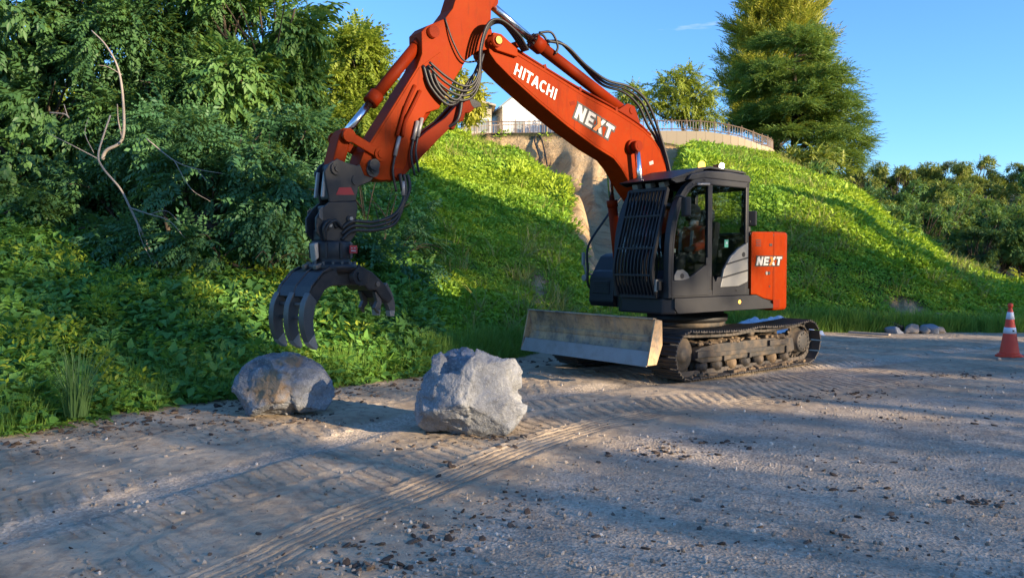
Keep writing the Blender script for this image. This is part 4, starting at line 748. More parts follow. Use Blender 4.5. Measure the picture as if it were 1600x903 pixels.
for sd in (1, -1):
    yc = .995*sd
    ch = MB()
    for off in (-.075, .075):
        for i in range(NS*2):
            s0 = TL[-1]*i/(NS*2); s1 = TL[-1]*(i+1.15)/(NS*2)
            p = [np.interp(s % TL[-1], TL, TPc[:, k]) for s in (s0, s1) for k in (0, 1)]
            tx, tz = p[2]-p[0], p[3]-p[1]; ln = math.hypot(tx, tz); nx_, nz_ = -tz/ln, tx/ln
            ch.bar((p[0]+nx_*.045, yc+off, p[1]+nz_*.045), (p[2]+nx_*.045, yc+off, p[3]+nz_*.045), .035, .075, (nx_, 0, nz_))
    tr = ch.build('track', M['track'], EX)
    for i in range(NS):
        s = TL[-1]*(i+.5)/NS; x, z = (np.interp(s, TL, TPc[:, k]) for k in (0, 1)); x2, z2 = (np.interp((s+.03) % TL[-1], TL, TPc[:, k]) for k in (0, 1)); x1, z1 = (np.interp((s-.03) % TL[-1], TL, TPc[:, k]) for k in (0, 1))
        o = link('shoe', shoe_me, tr); t = Vector((x2-x1, 0, z2-z1)).normalized(); up = t.cross(Vector((0, 1, 0))) * 1.0
        up = Vector((t.z, 0, -t.x)); Mx = Matrix((t, up.cross(t), up)).transposed().to_4x4(); Mx.translation = (x, yc, z); o.matrix_local = Mx
    MB().lathe([(.02, -.10), (.10, -.10), (.11, -.085), (.20, -.085), (.245, -.05), (.262, -.03), (.262, .03), (.245, .05), (.20, .085), (.11, .085), (.10, .13), (.02, .13)], (1.43, yc, .358), (0, sd, 0), 32).build('idler', M['frame'], tr)
    sp = MB(); sp.lathe([(.02, -.11), (.17, -.11), (.175, -.02), (.235, -.02), (.235, .02), (.175, .02), (.172, .13), (.15, .150), (.02, .152)], (-1.43, yc, .368), (0, sd, 0), 36)
    for k in range(21): a = 360*k/21; sp.box((-1.43+.255*cosd(a), yc, .368+.255*sind(a)), (.05, .035, .035), Matrix.Rotation(-R(a), 3, 'Y'))
    for k in range(12): a = 30*k; sp.cyl((-1.43+.125*cosd(a), yc+sd*.14, .368+.125*sind(a)), (-1.43+.125*cosd(a), yc+sd*.162, .368+.125*sind(a)), .012, n=6)
    sp.build('sprocket', M['frame'], tr)
    for k in range(7):
        x = -1.0+k*.335
        MB().lathe([(.02, -.12), (.075, -.12), (.075, -.06), (.095, -.055), (.095, -.035), (.07, -.03), (.07, .03), (.095, .035), (.095, .055), (.075, .06), (.075, .12), (.045, .125), (.04, .14), (.02, .14)], (x, yc, .165), (0, sd, 0), 20).build('roller', M['mud' if k % 3 == 1 else 'frame'], tr)
    MB().lathe([(.02, -.09), (.06, -.09), (.06, .09), (.02, .09)], (-.15, yc, .575), (0, sd, 0), 16).build('carrier_roller', M['frame'], tr)
    sf = MB(); sf.prism([(-1.20, .25), (-1.12, .22), (1.08, .22), (1.22, .27), (1.22, .40), (1.08, .44), (.75, .47), (-.9, .47), (-1.15, .44)], yc-.14*1, yc+.14, bev=.02)
    sf.box((.15, yc+sd*.16, .325), (1.5, .035, .06), bev=.008); sf.box((-.72, yc+sd*.155, .40), (.5, .06, .085), bev=.01); sf.box((1.05, yc+sd*.155, .345), (.34, .05, .09), bev=.01)
    for x in (-.95, .0, .6): sf.box((x, yc+sd*.15, .275), (.05, .05, .11), bev=.008)
    sf.build('side_frame', M['frame'], tr)
    md = MB(); rr = random.Random(5+sd)    # dried mud caked on the side frame and the bottom chain
    for k in range(60):
        x = rr.uniform(-1.0, 1.15); h = rr.uniform(.02, .06); md.box((x, yc+sd*rr.uniform(-.1, .13), .475+h*.2), (rr.uniform(.05, .16), rr.uniform(.05, .12), h), Euler((rr.uniform(-.3, .3), rr.uniform(-.3, .3), rr.uniform(0, 3))).to_matrix(), bev=h*.28, seg=1)
    for k in range(70):
        x = rr.uniform(-1.4, 1.4); h = rr.uniform(.015, .05); md.box((x, yc+sd*rr.uniform(.05, .21), .055+h*.2), (rr.uniform(.04, .15), rr.uniform(.04, .1), h), Euler((rr.uniform(-.3, .3), rr.uniform(-.3, .3), rr.uniform(0, 3))).to_matrix(), bev=h*.28, seg=1)
    md.build('caked_mud', M['mud'], tr)['kind'] = 'stuff'
# --- lower frame, blade
uc = MB(); uc.prism([(-1.0, -.86), (-.5, -.55), (.5, -.55), (1.0, -.86), (1.15, -.86), (1.15, -.6), (.75, -.3), (.75, .3), (1.15, .6), (1.15, .86), (1.0, .86), (.5, .55), (-.5, .55), (-1.0, .86), (-1.15, .86), (-1.15, .6), (-.75, .3), (-.75, -.3), (-1.15, -.6), (-1.15, -.86)], .36, .62, plane='xy', bev=.02)
uc.cyl((0, 0, .6), (0, 0, .72), .58, n=40); uc.build('lower_frame', M['frame'], EX)
MB().lathe([(.3, .70), (.60, .70), (.62, .73), (.62, .80), (.56, .82), (.56, .93), (.3, .93)], n=48).build('turntable', M['black'], EX)
def blade_prof(o=0):
    P = []
    for k in range(13):
        t = k/12; z = .296+.57*t; x = 2.32-.12*t-.10*math.sin(math.pi*t)+o; P.append((x, z))
    return P
bl = MB(); f_ = blade_prof(); bl.prism(f_+[(2.225, .875), (2.17, .87)]+[(x-.055, z) for x, z in f_[::-1]], -1.235, 1.235)
for z in (.42, .62, .80): bl.box((2.12, 0, z), (.10, 2.3, .07), bev=.01)
blade = bl.build('dozer_blade', M['blade'], EX)
MB().prism([(2.325, .286), (2.345, .286), (2.268, .475), (2.246, .475)], -1.244, 1.244, bev=.003).build('cutting_edge', M['steel'], blade)
for sd in (1, -1): MB().prism([(2.335, .30), (2.19, .885), (2.06, .86), (2.05, .55), (2.16, .30)], 1.237*sd, 1.262*sd, bev=.004).build('end_plate', M['blade'], blade)
MB().box((2.185, 0, .885), (.06, 2.49, .022), bev=.005).build('top_lip', M['blade'], blade)
ba = MB()
for sd in (1, -1):
    ba.prism([(2.12, .50), (1.6, .52), (1.0, .58), (1.0, .44), (1.6, .38), (2.12, .36)], .38*sd, .52*sd, bev=.012); ba.cyl((1.02, .36*sd, .5), (1.02, .56*sd, .5), .075)
ba.prism([(2.0, -.5), (2.0, .5), (1.55, .42), (1.55, -.42)], .515, .54, plane='xy'); ba.build('blade_arms', M['black'], EX)
bc = MB(); bc.cyl((1.1, .2, .66), (1.75, .2, .63), .055); bc.cyl((1.75, .2, .63), (2.1, .2, .61), .03); bc.build('blade_cylinder', M['black'], EX)
# --- revolving platform
def arc(r, a0, a1, n): return [(r*cosd(a0+(a1-a0)*i/n), r*sind(a0+(a1-a0)*i/n)) for i in range(n+1)]
TAIL = [(-.80, 1.21)]+arc(1.475, 128, 232, 26)+[(-.80, -1.21)]
deck = MB(); deck.prism([(1.80, .24), (1.86, .36), (1.86, 1.08), (1.74, 1.205), (-.10, 1.205), (-.70, 1.17), (-.95, .6), (-.95, -.6), (-.70, -1.17), (.85, -1.21), (1.04, -1.1), (1.10, -.40), (.9, -.36), (.9, .24)], .92, 1.135, plane='xy', bev=.025)
deck.build('platform', M['charcoal'], EX)
# side skirt below the cab, cut away diagonally towards the tail
MB().prism([(1.70, .93), (1.76, 1.0), (1.76, 1.13), (.05, 1.13), (-.30, 1.05), (-.62, .925)], 1.19, 1.222, bev=.006).build('side_skirt', M['charcoal'], EX)
rh = MB(); rh.prism([(.96, 1.13), (.96, 1.35), (.72, 1.70), (.62, 1.74), (.2, 1.78), (-.45, 2.02), (-.6, 2.02), (-.6, 1.13)], -1.2, -.36, bev=.03); rh.build('right_hand_house', M['charcoal'], EX)
tb = MB(); tb.prism([(1.14, .93), (1.19, 1.0), (1.16, 1.38), (1.08, 1.47), (.92, 1.49), (.92, .93)], -.98, -.46, bev=.02); tb.box((1.14, -.72, 1.22), (.09, .36, .2), Euler((0, -.08, 0)).to_matrix(), bev=.01); tb.build('front_tool_box', M['charcoal'], EX)
gr_ = MB()
for k in range(6): gr_.box((1.190, -.72, 1.15+k*.03), (.012, .32, .012), Euler((0, -.08, 0)).to_matrix())
gr_.build('grille', M['black'], EX)
hood = MB(); hood.prism([(-.02, -.36), (-.02, 1.18), (-.62, 1.18), (-.62, -1.2), (-.5, -1.2)], 1.135, 1.97, plane='xy', bev=.02); hood.build('engine_bay', M['charcoal'], EX)
hc = MB(); hc.prism([(.08, .14), (.08, 1.20), (-.62, 1.20), (-.62, -1.1), (.08, -1.1)], 1.972, 2.035, plane='xy', bev=.025); hc.build('engine_cover', M['charcoal'], EX)
sdp = MB(); sdp.prism([(.075, 1.14), (.075, 2.0), (.05, 2.045), (-.475, 2.055), (-.475, 1.04), (-.25, 1.075), (-.05, 1.138)], 1.15, 1.214, bev=.016); sidepanel = sdp.build('side_panel', M['orange'], EX)
cw = MB(); cw.prism([(-.485, 1.212)]+TAIL+[(-.485, -1.212)], .885, 2.06, plane='xy', bev=.06, seg=4); counter = cw.build('counterweight', M['orange'], EX)
MB().box((-.55, 1.216, .985), (.16, .014, .12)).build('tail_trim', M['orange_dark'], counter)
for (x, z) in ((-.30, 1.445), (-.36, 1.445)): MB().cyl((x, 1.213, z), (x, 1.222, z), .026).build('latch', M['silver' if x > -.33 else 'black'], sidepanel)
MB().cyl((-.38, 1.213, 1.25), (-.38, 1.219, 1.25), .014).build('key_hole', M['black'], sidepanel)
MB().cyl((.36, 1.222, 1.045), (.36, 1.228, 1.045), .026).build('side_marker', M['amber'], EX)
ex_ = MB(); ex_.cyl((-.75, -.4, 2.05), (-.75, -.4, 2.35), .06); ex_.build('exhaust_pipe', M['black'], EX)
# --- letters
def offs(poly, d):
    n = len(poly); out = []; ar = sum(poly[i][0]*poly[(i+1) % n][1]-poly[(i+1) % n][0]*poly[i][1] for i in range(n)); sg = 1 if ar > 0 else -1
    for i in range(n):
        p0, p1, p2 = Vector(poly[i-1]), Vector(poly[i]), Vector(poly[(i+1) % n]); e1 = (p1-p0).normalized(); e2 = (p2-p1).normalized(); n1 = Vector((e1.y, -e1.x))*sg; n2 = Vector((e2.y, -e2.x))*sg
        b = (n1+n2); b = b/max(.35, b.length_squared)*2; out.append(tuple(p1+b*d))
    return out
def box_(x0, y0, x1, y1): return [(x0, y0), (x1, y0), (x1, y1), (x0, y1)]
LN = [box_(0, 0, .25, 1), box_(.57, 0, .82, 1), [(.0, 1), (.30, 1), (.82, 0), (.52, 0)]]
LE = [box_(0, 0, .24, 1), box_(.2, 0, .68, .22), box_(.2, .39, .62, .61), box_(.2, .78, .68, 1)]
LXa = [[(.0, 1), (.30, 1), (.50, .5), (.30, 0), (.0, 0), (.22, .5)]]
LXa = [[(.0, 1), (.30, 1), (.56, .5), (.26, .5)], [(.26, .5), (.56, .5), (.30, 0), (.0, 0)]]
LXb = [[(.56, 1), (.86, 1), (.62, .54), (.44, .78)], [(.44, .22), (.62, .46), (.86, 0), (.56, 0)]]
LT = [box_(0, .77, .80, 1), box_(.28, 0, .53, .8)]
def letters(parent, name, glyphs, org, u, v, y, hgt, skew, outline):
    """glyphs: list of (polys, x offset, material). org/u/v in the xz plane, face at y."""
    u, v = Vector(u), Vector(v)
    def put(polys, dx, mat, d, yy):
        mb = MB()
        for k, p in enumerate(polys):
            q = offs(p, d) if d else p; e = .0004*k
            P = [(org[0]+(u.x*(a+dx+skew*b)+v.x*b)*hgt, org[1]+(u.y*(a+dx+skew*b)+v.y*b)*hgt) for a, b in q]
            mb.prism(P, yy-.0008, yy+e)
        return mb.build(name if d == 0 else name+'_outline', mat, parent)
    for gl, dx, mat in glyphs:
        if outline: put(gl, dx, M['letter_black'], .125, y+.004)
        put(gl, dx, mat, 0, y+.008)
NEXT = [(LN, 0, M['letter']), (LE, 1.0, M['letter']), (LXb, 1.80, M['letter']), (LXa, 1.80, M['letter_orange']), (LT, 2.76, M['letter'])]
# --- boom
BY = .17
boom_top = [(4.02, 4.28), (3.94, 4.375), (3.80, 4.36), (3.65, 4.27), (3.0, 4.07), (2.41, 3.88), (1.9, 3.755), (1.5, 3.63), (1.22, 3.53), (1.02, 3.42), (.86, 3.27), (.75, 3.08), (.62, 2.7), (.42, 2.1), (.28, 1.72)]
boom_bot = [(.34, 1.55), (.50, 1.58), (.72, 1.9), (1.05, 2.3), (1.40, 2.62), (1.56, 2.79), (1.68, 2.93), (1.83, 3.05), (2.2, 3.18), (2.72, 3.41), (3.2, 3.65), (3.65, 3.90), (3.90, 4.06), (4.0, 4.16)]
bo = MB(); bo.prism(boom_top+boom_bot, -BY, BY, bev=.010); boom = bo.build('boom', M['orange'], EX)
letters(boom, 'letter', NEXT, (2.595, 3.535), (-.945, -.327), (-.327, .945), BY, .205, .10, True)
LH = [box_(0, 0, .2, 1), box_(.52, 0, .72, 1), box_(.15, .41, .56, .59)]; LI = [box_(0, 0, .2, 1)]; LT2 = [box_(0, .82, .74, 1), box_(.27, 0, .47, .85)]
LA = [[(.0, 0), (.21, 0), (.51, 1), (.31, 1)], [(.61, 0), (.82, 0), (.51, 1), (.31, 1)], box_(.2, .24, .62, .40)]
def arcband(cx, cy, rx, ry, w, a0, a1, n=10):
    out = []
    for i in range(n):
        a, b = a0+(a1-a0)*i/n, a0+(a1-a0)*(i+1)/n; out.append([(cx+rx*cosd(a), cy+ry*sind(a)), (cx+rx*cosd(b), cy+ry*sind(b)), (cx+(rx-w)*cosd(b), cy+(ry-w)*sind(b)), (cx+(rx-w)*cosd(a), cy+(ry-w)*sind(a))])
    return out
LC = arcband(.42, .5, .42, .52, .19, 48, 312, 12)
HIT = [(LH, 0, M['white']), (LI, .92, M['white']), (LT2, 1.22, M['white']), (LA, 1.98, M['white']), (LC, 2.86, M['white']), (LH, 3.74, M['white']), (LI, 4.66, M['white'])]
letters(boom, 'letter', HIT, (3.63, 3.955), (-.947, -.322), (-.322, .947), BY, .150, -.0, False)
letters(sidepanel, 'letter', NEXT, (-.02, 1.565), (-1, 0), (0, 1), 1.2145, .128, .32, True) if False else None
letters(counter, 'letter', [(g, dx*1.42 if 0 else dx, m) for g, dx, m in NEXT], (-.035, 1.56), (-1.40, 0), (0, 1), 1.2145, .125, .18, True)
for off, pth in ((.045, boom_top[3:12]), (-.045, boom_bot[5:12])):
    MB().tube([(x-off*.25, BY+.0005, z-off) for x, z in pth], .0045, 5).build('weld_seam', M['orange'], boom)
for (x, z) in ((1.05, 3.05), (2.62, 3.72)): MB().box((x, BY+.002, z), (.09, .003, .05), Euler((0, .33, 0)).to_matrix()).build('data_plate', M['steel'] if x < 2 else M['orange_dark'], boom)
for k in range(5): MB().box((-.09, 1.2155, 1.84+k*.022), (.13, .004, .008)).build('vent_slot', M['black'], sidepanel)
MB().box((-.40, 1.217, 1.86), (.07, .01, .035), bev=.004).build('handle', M['black'], sidepanel)
bp = MB(); bp.cyl((3.94, -.26, 4.30), (3.94, .26, 4.30), .075); bp.cyl((3.94, .255, 4.30), (3.94, .275, 4.30), .05); bp.build('boom_nose_pin', M['orange_dark'], EX)
MB().cyl((3.94, .276, 4.30), (3.94, .284, 4.30), .045).build('pin_cap', M['yellow'], EX)
ears = MB()
for sd in (1, -1): ears.prism([(4.03, 4.25), (3.98, 4.40), (3.86, 4.40), (3.60, 4.26), (3.60, 4.16), (3.92, 4.19)], (BY+.004)*sd, (BY+.055)*sd, bev=.012)
ears.build('boom_fork', M['orange'], EX)
bf = MB(); bf.cyl((1.49, -.34, 3.24), (1.49, .34, 3.24), .045); bf.cyl((1.49, .17, 3.24), (1.49, .23, 3.24), .10); bf.build('boom_cylinder_pin', M['orange_dark'], EX)
for sd in (1, -1):
    c = MB(); c.cyl((1.20, .29*sd, 1.30), (1.385, .29*sd, 2.50), .072); c.cyl((1.37, .29*sd, 2.42), (1.388, .29*sd, 2.52), .082); bcyl = c.build('boom_cylinder', M['orange_dark'], EX)
    r_m = MB(); r_m.cyl((1.388, .29*sd, 2.52), (1.485, .29*sd, 3.18), .042); r_m.build('rod', M['chrome'], bcyl)
    MB().cyl((1.49, .25*sd, 3.24), (1.49, .335*sd, 3.24), .075).build('rod_eye', M['orange_dark'], bcyl)
# arm cylinder on top of the boom
c = MB(); c.cyl((1.42, 0, 3.76), (3.10, 0, 4.455), .078); c.cyl((3.02, 0, 4.42), (3.17, 0, 4.485), .105, n=12); acyl = c.build('arm_cylinder', M['orange_dark'], EX)
for k in range(8):
    a = 45*k; d = Vector((.924, 0, .383)); a1, b1, _ = fr(d); p = Vector((3.17, 0, 4.485))+.085*(cosd(a)*a1+sind(a)*b1); MB().cyl(p-d*.06, p+d*.025, .014, n=6).build('bolt', M['black'], acyl)
r_m = MB(); r_m.cyl((3.17, 0, 4.485), (3.90, 0, 4.83), .048); r_m.build('rod', M['chrome'], acyl)
MB().cyl((3.91, -.12, 4.83), (3.91, .12, 4.83), .085).build('rod_eye', M['orange_dark'], acyl)
br = MB()
for sd in (1, -1): br.prism([(1.75, 3.72), (1.50, 3.86), (1.36, 3.84), (1.20, 3.53)], .085*sd, .125*sd, bev=.006)
br.cyl((1.42, -.14, 3.77), (1.42, .14, 3.77), .05); br.build('arm_cylinder_bracket', M['orange_dark'], EX)
# --- arm
arm_p = [(3.93, 4.98), (4.30, 5.05), (4.45, 4.80), (4.52, 4.60), (4.63, 4.46), (4.88, 4.33), (4.955, 4.25), (4.95, 4.0), (5.02, 3.83), (5.40, 3.26), (5.70, 2.82), (5.755, 2.68), (5.70, 2.56), (5.50, 2.52), (5.32, 2.53), (5.24, 2.59), (5.17, 2.72), (5.14, 2.86), (5.06, 3.05), (4.90, 3.33), (4.72, 3.40), (4.66, 3.50), (4.52, 3.74), (4.33, 4.02), (4.16, 4.16), (3.98, 4.21), (3.90, 4.32), (3.96, 4.5), (3.95, 4.7), (3.86, 4.84)]
am = MB(); am.prism(arm_p, -.14, .14, bev=.010); arm = am.build('arm', M['orange'], EX)
sm = MB(); sm.prism([(4.70, 4.06), (4.99, 3.84), (5.38, 3.25), (5.66, 2.84), (5.62, 2.80), (5.34, 3.20), (4.92, 3.76), (4.72, 3.92)], .141, .149, bev=.003); sm.build('stiffener', M['orange'], arm)
MB().box((4.60, .1415, 3.55), (.11, .004, .075), Euler((0, -.6, 0)).to_matrix()).build('warning_label', M['yellow'], arm)
ab = MB(); ab.cyl((4.81, -.19, 4.27), (4.81, .19, 4.27), .07); ab.build('bucket_cylinder_pin', M['orange_dark'], EX)
c = MB(); c.cyl((4.81, 0, 4.27), (5.53, 0, 3.41), .068); c.cyl((5.46, 0, 3.495), (5.55, 0, 3.386), .088, n=14); c.cyl((4.90, 0, 4.16), (4.95, 0, 4.10), .08, n=14); kcyl = c.build('bucket_cylinder', M['orange_dark'], EX)
MB().cyl((5.55, 0, 3.386), (5.86, 0, 3.01), .043).build('rod', M['chrome'], kcyl)
MB().cyl((5.88, -.09, 2.99), (5.88, .09, 2.99), .075).build('rod_eye', M['orange_dark'], kcyl)
for sd in (1, -1):
    l = MB(); l.bar((5.90, .165*sd, 2.97), (5.52, .165*sd, 2.80), .03, .105, (0, 0, 1), .012)
    l.cyl((5.90, .145*sd, 2.97), (5.90, .19*sd, 2.97), .072); l.cyl((5.52, .145*sd, 2.80), (5.52, .20*sd, 2.80), .078); l.cyl((5.52, .2*sd, 2.80), (5.52, .212*sd, 2.80), .045); l.build('guide_link', M['orange'], EX)
l = MB(); l.prism([(5.83, 3.02), (5.93, 3.05), (5.98, 2.98), (6.07, 2.66), (6.03, 2.58), (5.95, 2.58), (5.86, 2.88)], -.12, .12, bev=.02); l.build('bucket_link', M['orange'], EX)
for k, (x, z) in enumerate(((5.60, 2.68), (5.28, 2.61))): MB().cyl((x, -.2 if k == 0 else -.16, z), (x, .2 if k == 0 else .16, z), .062).build('arm_pin', M['black' if k == 0 else 'orange_dark'], EX)
# folded thumb along the underside of the arm
th = [(5.40, 2.66), (5.34, 2.55), (5.25, 2.53), (5.15, 2.63), (4.72, 3.045), (4.55, 3.20), (4.50, 3.18), (4.44, 3.28), (4.36, 3.30), (4.33, 3.40), (4.26, 3.41), (4.17, 3.49), (4.09, 3.51), (4.10, 3.545), (4.20, 3.575), (4.30, 3.575), (4.41, 3.52), (4.63, 3.30), (4.87, 3.13), (5.12, 2.92)]
t_ = MB()
for sd in (1, -1): t_.prism(th, .045*sd, .125*sd, bev=.008)
for (x, z) in ((5.0, 2.90), (4.6, 3.22), (4.32, 3.48)): t_.box((x, 0, z), (.09, .1, .09), Euler((0, .75, 0)).to_matrix())
t_.build('thumb', M['orange_dark'], EX)
MB().prism([(4.20, 3.47), (4.09, 3.505), (4.10, 3.548), (4.20, 3.580), (4.28, 3.583), (4.24, 3.50)], -.128, .128, bev=.006).build('thumb_tip', M['black'], EX)
c = MB(); c.cyl((4.78, 0, 3.42), (5.08, 0, 3.02), .05); c.cyl((5.08, 0, 3.02), (5.22, 0, 2.80), .03); c.build('thumb_cylinder', M['orange_dark'], EX)
# --- hoses and hard lines
def hose(P, r=.019, mat='hose', name='hose', n=8): return MB().tube(curve_pts(P, n), r, 8).build(name, M[mat], EX)
for k, y in enumerate((.13, .085, -.10)):
    hose([(1.02, y, 3.46), (1.30, y, 3.61), (1.9, y, 3.80), (2.6, y, 3.985), (3.3, y, 4.20), (3.62, y, 4.31)], .016, 'orange_dark', 'hard_line', 4)
for k in range(4):   # loop at the boom nose, boom to arm
    y = .20+.035*k; d = .05*k
    hose([(3.45, y-.06, 4.27), (3.66, y, 4.42), (3.86+.03*k, y+.02, 4.53), (4.06+.03*k, y+.03, 4.44), (4.17+d*.6, y+.03, 4.15), (4.19+d*.6, y+.03, 3.80+d*.6), (4.30+d*.4, y+.02, 3.58+d*.9), (4.50, y, 3.52+d), (4.72, y-.02, 3.60+d), (4.92, y-.06, 3.80+d*.6)], .016)
for k in range(3):
    y = .165+.02*k; hose([(4.95-.04*k, y, 3.86), (4.86-.05*k, y+.02, 3.62), (4.62-.04*k, y+.03, 3.45+.03*k), (4.40, y+.03, 3.60+.05*k), (4.20, y+.02, 3.95), (4.12, y, 4.12)], .018)
hose([(4.40, .16, 3.60), (4.47, .18, 3.32), (4.55, .12, 3.22), (4.66, .02, 3.20)], .022)
hose([(4.64, .15, 4.46), (4.55, .18, 4.2), (4.40, .19, 4.0), (4.2, .2, 4.02)], .011)
for k in range(2): hose([(5.06-.07*k, .16, 3.62-.05*k), (5.18-.06*k, .16, 3.38-.05*k), (5.25-.05*k, .16, 3.18), (5.30-.07*k, .16, 3.02)], .022, 'orange_dark', 'hard_line', 4)
for k, (x, z) in enumerate(((5.27, 3.02), (5.03, 3.22), (4.97, 3.26))):
    MB().cyl((x, .165, z), (x+.06, .165, z-.22), .022).build('hydraulic_fitting', M['steel'], EX); hose([(x+.06, .165, z-.22), (x+.09, .17, z-.40), (x+.04, .16, z-.62)], .014)
for k in range(3):   # arm cylinder hoses over the boom
    y = .05+.05*k; hose([(2.98, y*.5, 4.50), (2.72, y, 4.52-.03*k), (2.35, y, 4.30-.02*k), (1.95, y, 4.08+.02*k), (1.55, y+.04, 4.02+.03*k), (1.25, y+.05, 3.86+.05*k), (1.05, y+.05, 3.60+.07*k), (.86, y+.04, 3.42), (.70, y+.04, 3.08), (.60, y+.03, 2.75), (.55, y, 2.3)], .020)
hose([(3.12, -.07, 4.58), (2.9, -.1, 4.62), (2.8, -.09, 4.46), (2.9, -.06, 4.40)], .016); hose([(3.12, .07, 4.58), (2.95, .12, 4.60), (2.84, .12, 4.45), (2.86, .1, 4.34)], .016)
MB().box((3.50, .0, 4.36), (.10, .26, .08), Euler((0, .33, 0)).to_matrix(), bev=.012).build('line_clamp', M['orange_dark'], EX)
for x, z in ((3.08, 4.13), (2.45, 3.93), (1.75, 3.74)): MB().box((x, 0, z+.005), (.05, .30, .06), Euler((0, .32, 0)).to_matrix(), bev=.006).build('line_clamp', M['orange_dark'], EX)
for k in range(3): hose([(5.28-.05*k, .19, 2.60), (5.26-.05*k, .20, 2.44), (5.24, .20, 2.32-.03*k), (5.36, .20, 2.14-.05*k), (5.62, .19, 2.05-.045*k), (5.86, .17, 2.05-.05*k), (5.98, .14, 1.97-.06*k)], .02)
MB().cyl((5.25, .20, 2.52), (5.245, .20, 2.36), .025).build('hydraulic_fitting', M['steel'], EX)
# --- quick coupler at the arm tip
q = MB()
for sd in (1, -1): q.prism([(5.54, 2.70), (5.66, 2.74), (5.78, 2.66), (5.94, 2.69), (6.02, 2.72), (6.11, 2.66), (6.17, 2.57), (6.15, 2.46), (6.11, 2.25), (5.80, 2.27), (5.77, 2.43), (5.62, 2.50), (5.54, 2.58)], .10*sd, .135*sd, bev=.01)
q.box((5.95, 0, 2.38), (.32, .20, .2), bev=.02); q.cyl((5.60, -.16, 2.62), (5.60, .16, 2.62), .075); q.cyl((6.03, -.16, 2.61), (6.03, .16, 2.61), .07); q.cyl((5.80, -.15, 2.50), (5.80, .15, 2.50), .055)
for x, z in ((5.60, 2.62), (6.03, 2.61)): q.cyl((x, .16, z), (x, .175, z), .035)
cp = q.build('quick_coupler', M['grab'], EX)
MB().prism([(6.00, 2.41), (5.86, 2.42), (5.82, 2.34), (6.04, 2.33)], .1355, .138).build('coupler_label', M['red'], cp)
for sd in (1, -1): MB().box((6.155, .085*sd, 2.44), (.035, .035, .28), Euler((0, -.12, 0)).to_matrix(), bev=.01).build('coupler_hook', M['steel'], cp)
# ------------------------------------------------------------------ cab
CY0, CY1 = .22, 1.19
M['lower_glass'] = paint('scratched_lower_glass', (.15, .15, .145), .35, dirty=.3, scale=6)
prof = [(1.86, 1.14), (1.865, 1.5), (1.85, 1.85), (1.80, 2.12), (1.70, 2.38), (1.54, 2.58), (1.34, 2.69), (1.15, 2.735)]
pc_ = [(v.x, v.z) for v in curve_pts([(x, 0, z) for x, z in prof], 3)]
cb = MB()
for y in (CY1-.035, CY0+.035):
    cb.sweep_rect([(x-.035, y, z) for x, z in pc_], .085, .075)                                  # front pillar
    cb.box((.985, y-.004 if y > .7 else y, 1.94), (.085, .07, 1.56), bev=.012)                     # middle pillar
    cb.box((.155, y, 1.95), (.075, .085, 1.60), bev=.015)                                        # rear pillar
    cb.box((.65, y, 2.70), (1.08, .085, .085), bev=.015)                                         # roof rail
    cb.box((.95, y, 1.18), (1.72, .08, .09), bev=.01)
cb.box((.155, .705, 1.55), (.07, .9, .8), bev=.01); cb.box((.155, .705, 2.68), (.07, .9, .1)); cb.box((1.80, .705, 1.25), (.07, .88, .24), bev=.01)
cb.box((1.28, .705, 2.675), (.12, .9, .05)); cb.box((.95, .705, 1.155), (1.6, .9, .04))
cab = cb.build('cab', M['charcoal'], EX)
rf = MB(); rf.prism([(.10, 2.735), (.08, 2.79), (.14, 2.845), (.6, 2.865), (1.1, 2.845), (1.42, 2.78), (1.50, 2.70), (1.36, 2.70), (1.15, 2.74)], CY0-.02, CY1+.015, bev=.02, seg=3); rf.build('roof', M['charcoal'], cab)
# door: frame, lower panel with rising edge, handle
dr = MB(); dr.prism([(1.80, 1.16), (1.80, 1.36), (1.66, 1.365), (1.50, 1.38), (1.36, 1.44), (1.20, 1.52), (1.04, 1.60), (1.035, 1.16)], CY1-.02, CY1+.014, bev=.006)
dr.box((1.045, CY1-.002, 1.93), (.03, .03, 1.5), bev=.004); dr.sweep_rect([(x-.075, CY1-.002, z-.015) for x, z in pc_[:-3]], .03, .025); dr.box((1.22, CY1-.002, 2.655), (.36, .03, .028), Euler((0, .08, 0)).to_matrix())
door = dr.build('door', M['charcoal'], cab); MB().box((1.09, CY1+.022, 1.62), (.05, .018, .10), bev=.005).build('handle', M['black'], door)
MB().box((1.25, CY1-.03, 2.30), (.42, .018, .018)).build('grab_bar', M['black'], door)
sw = MB(); sw.cyl((1.62, CY1+.004, 1.30), (1.62, CY1+.02, 1.30), .10, n=28)
MB().prism([(1.75, 1.37), (1.755, 1.43), (1.70, 1.50), (1.58, 1.51), (1.48, 1.46), (1.44, 1.395), (1.60, 1.37)], CY1+.004, CY1+.012).build('lower_window', M['lower_glass'], door)
MB().cyl((1.60, CY1+.012, 1.425), (1.60, CY1+.018, 1.425), .035).build('step_light', M['black'], door)
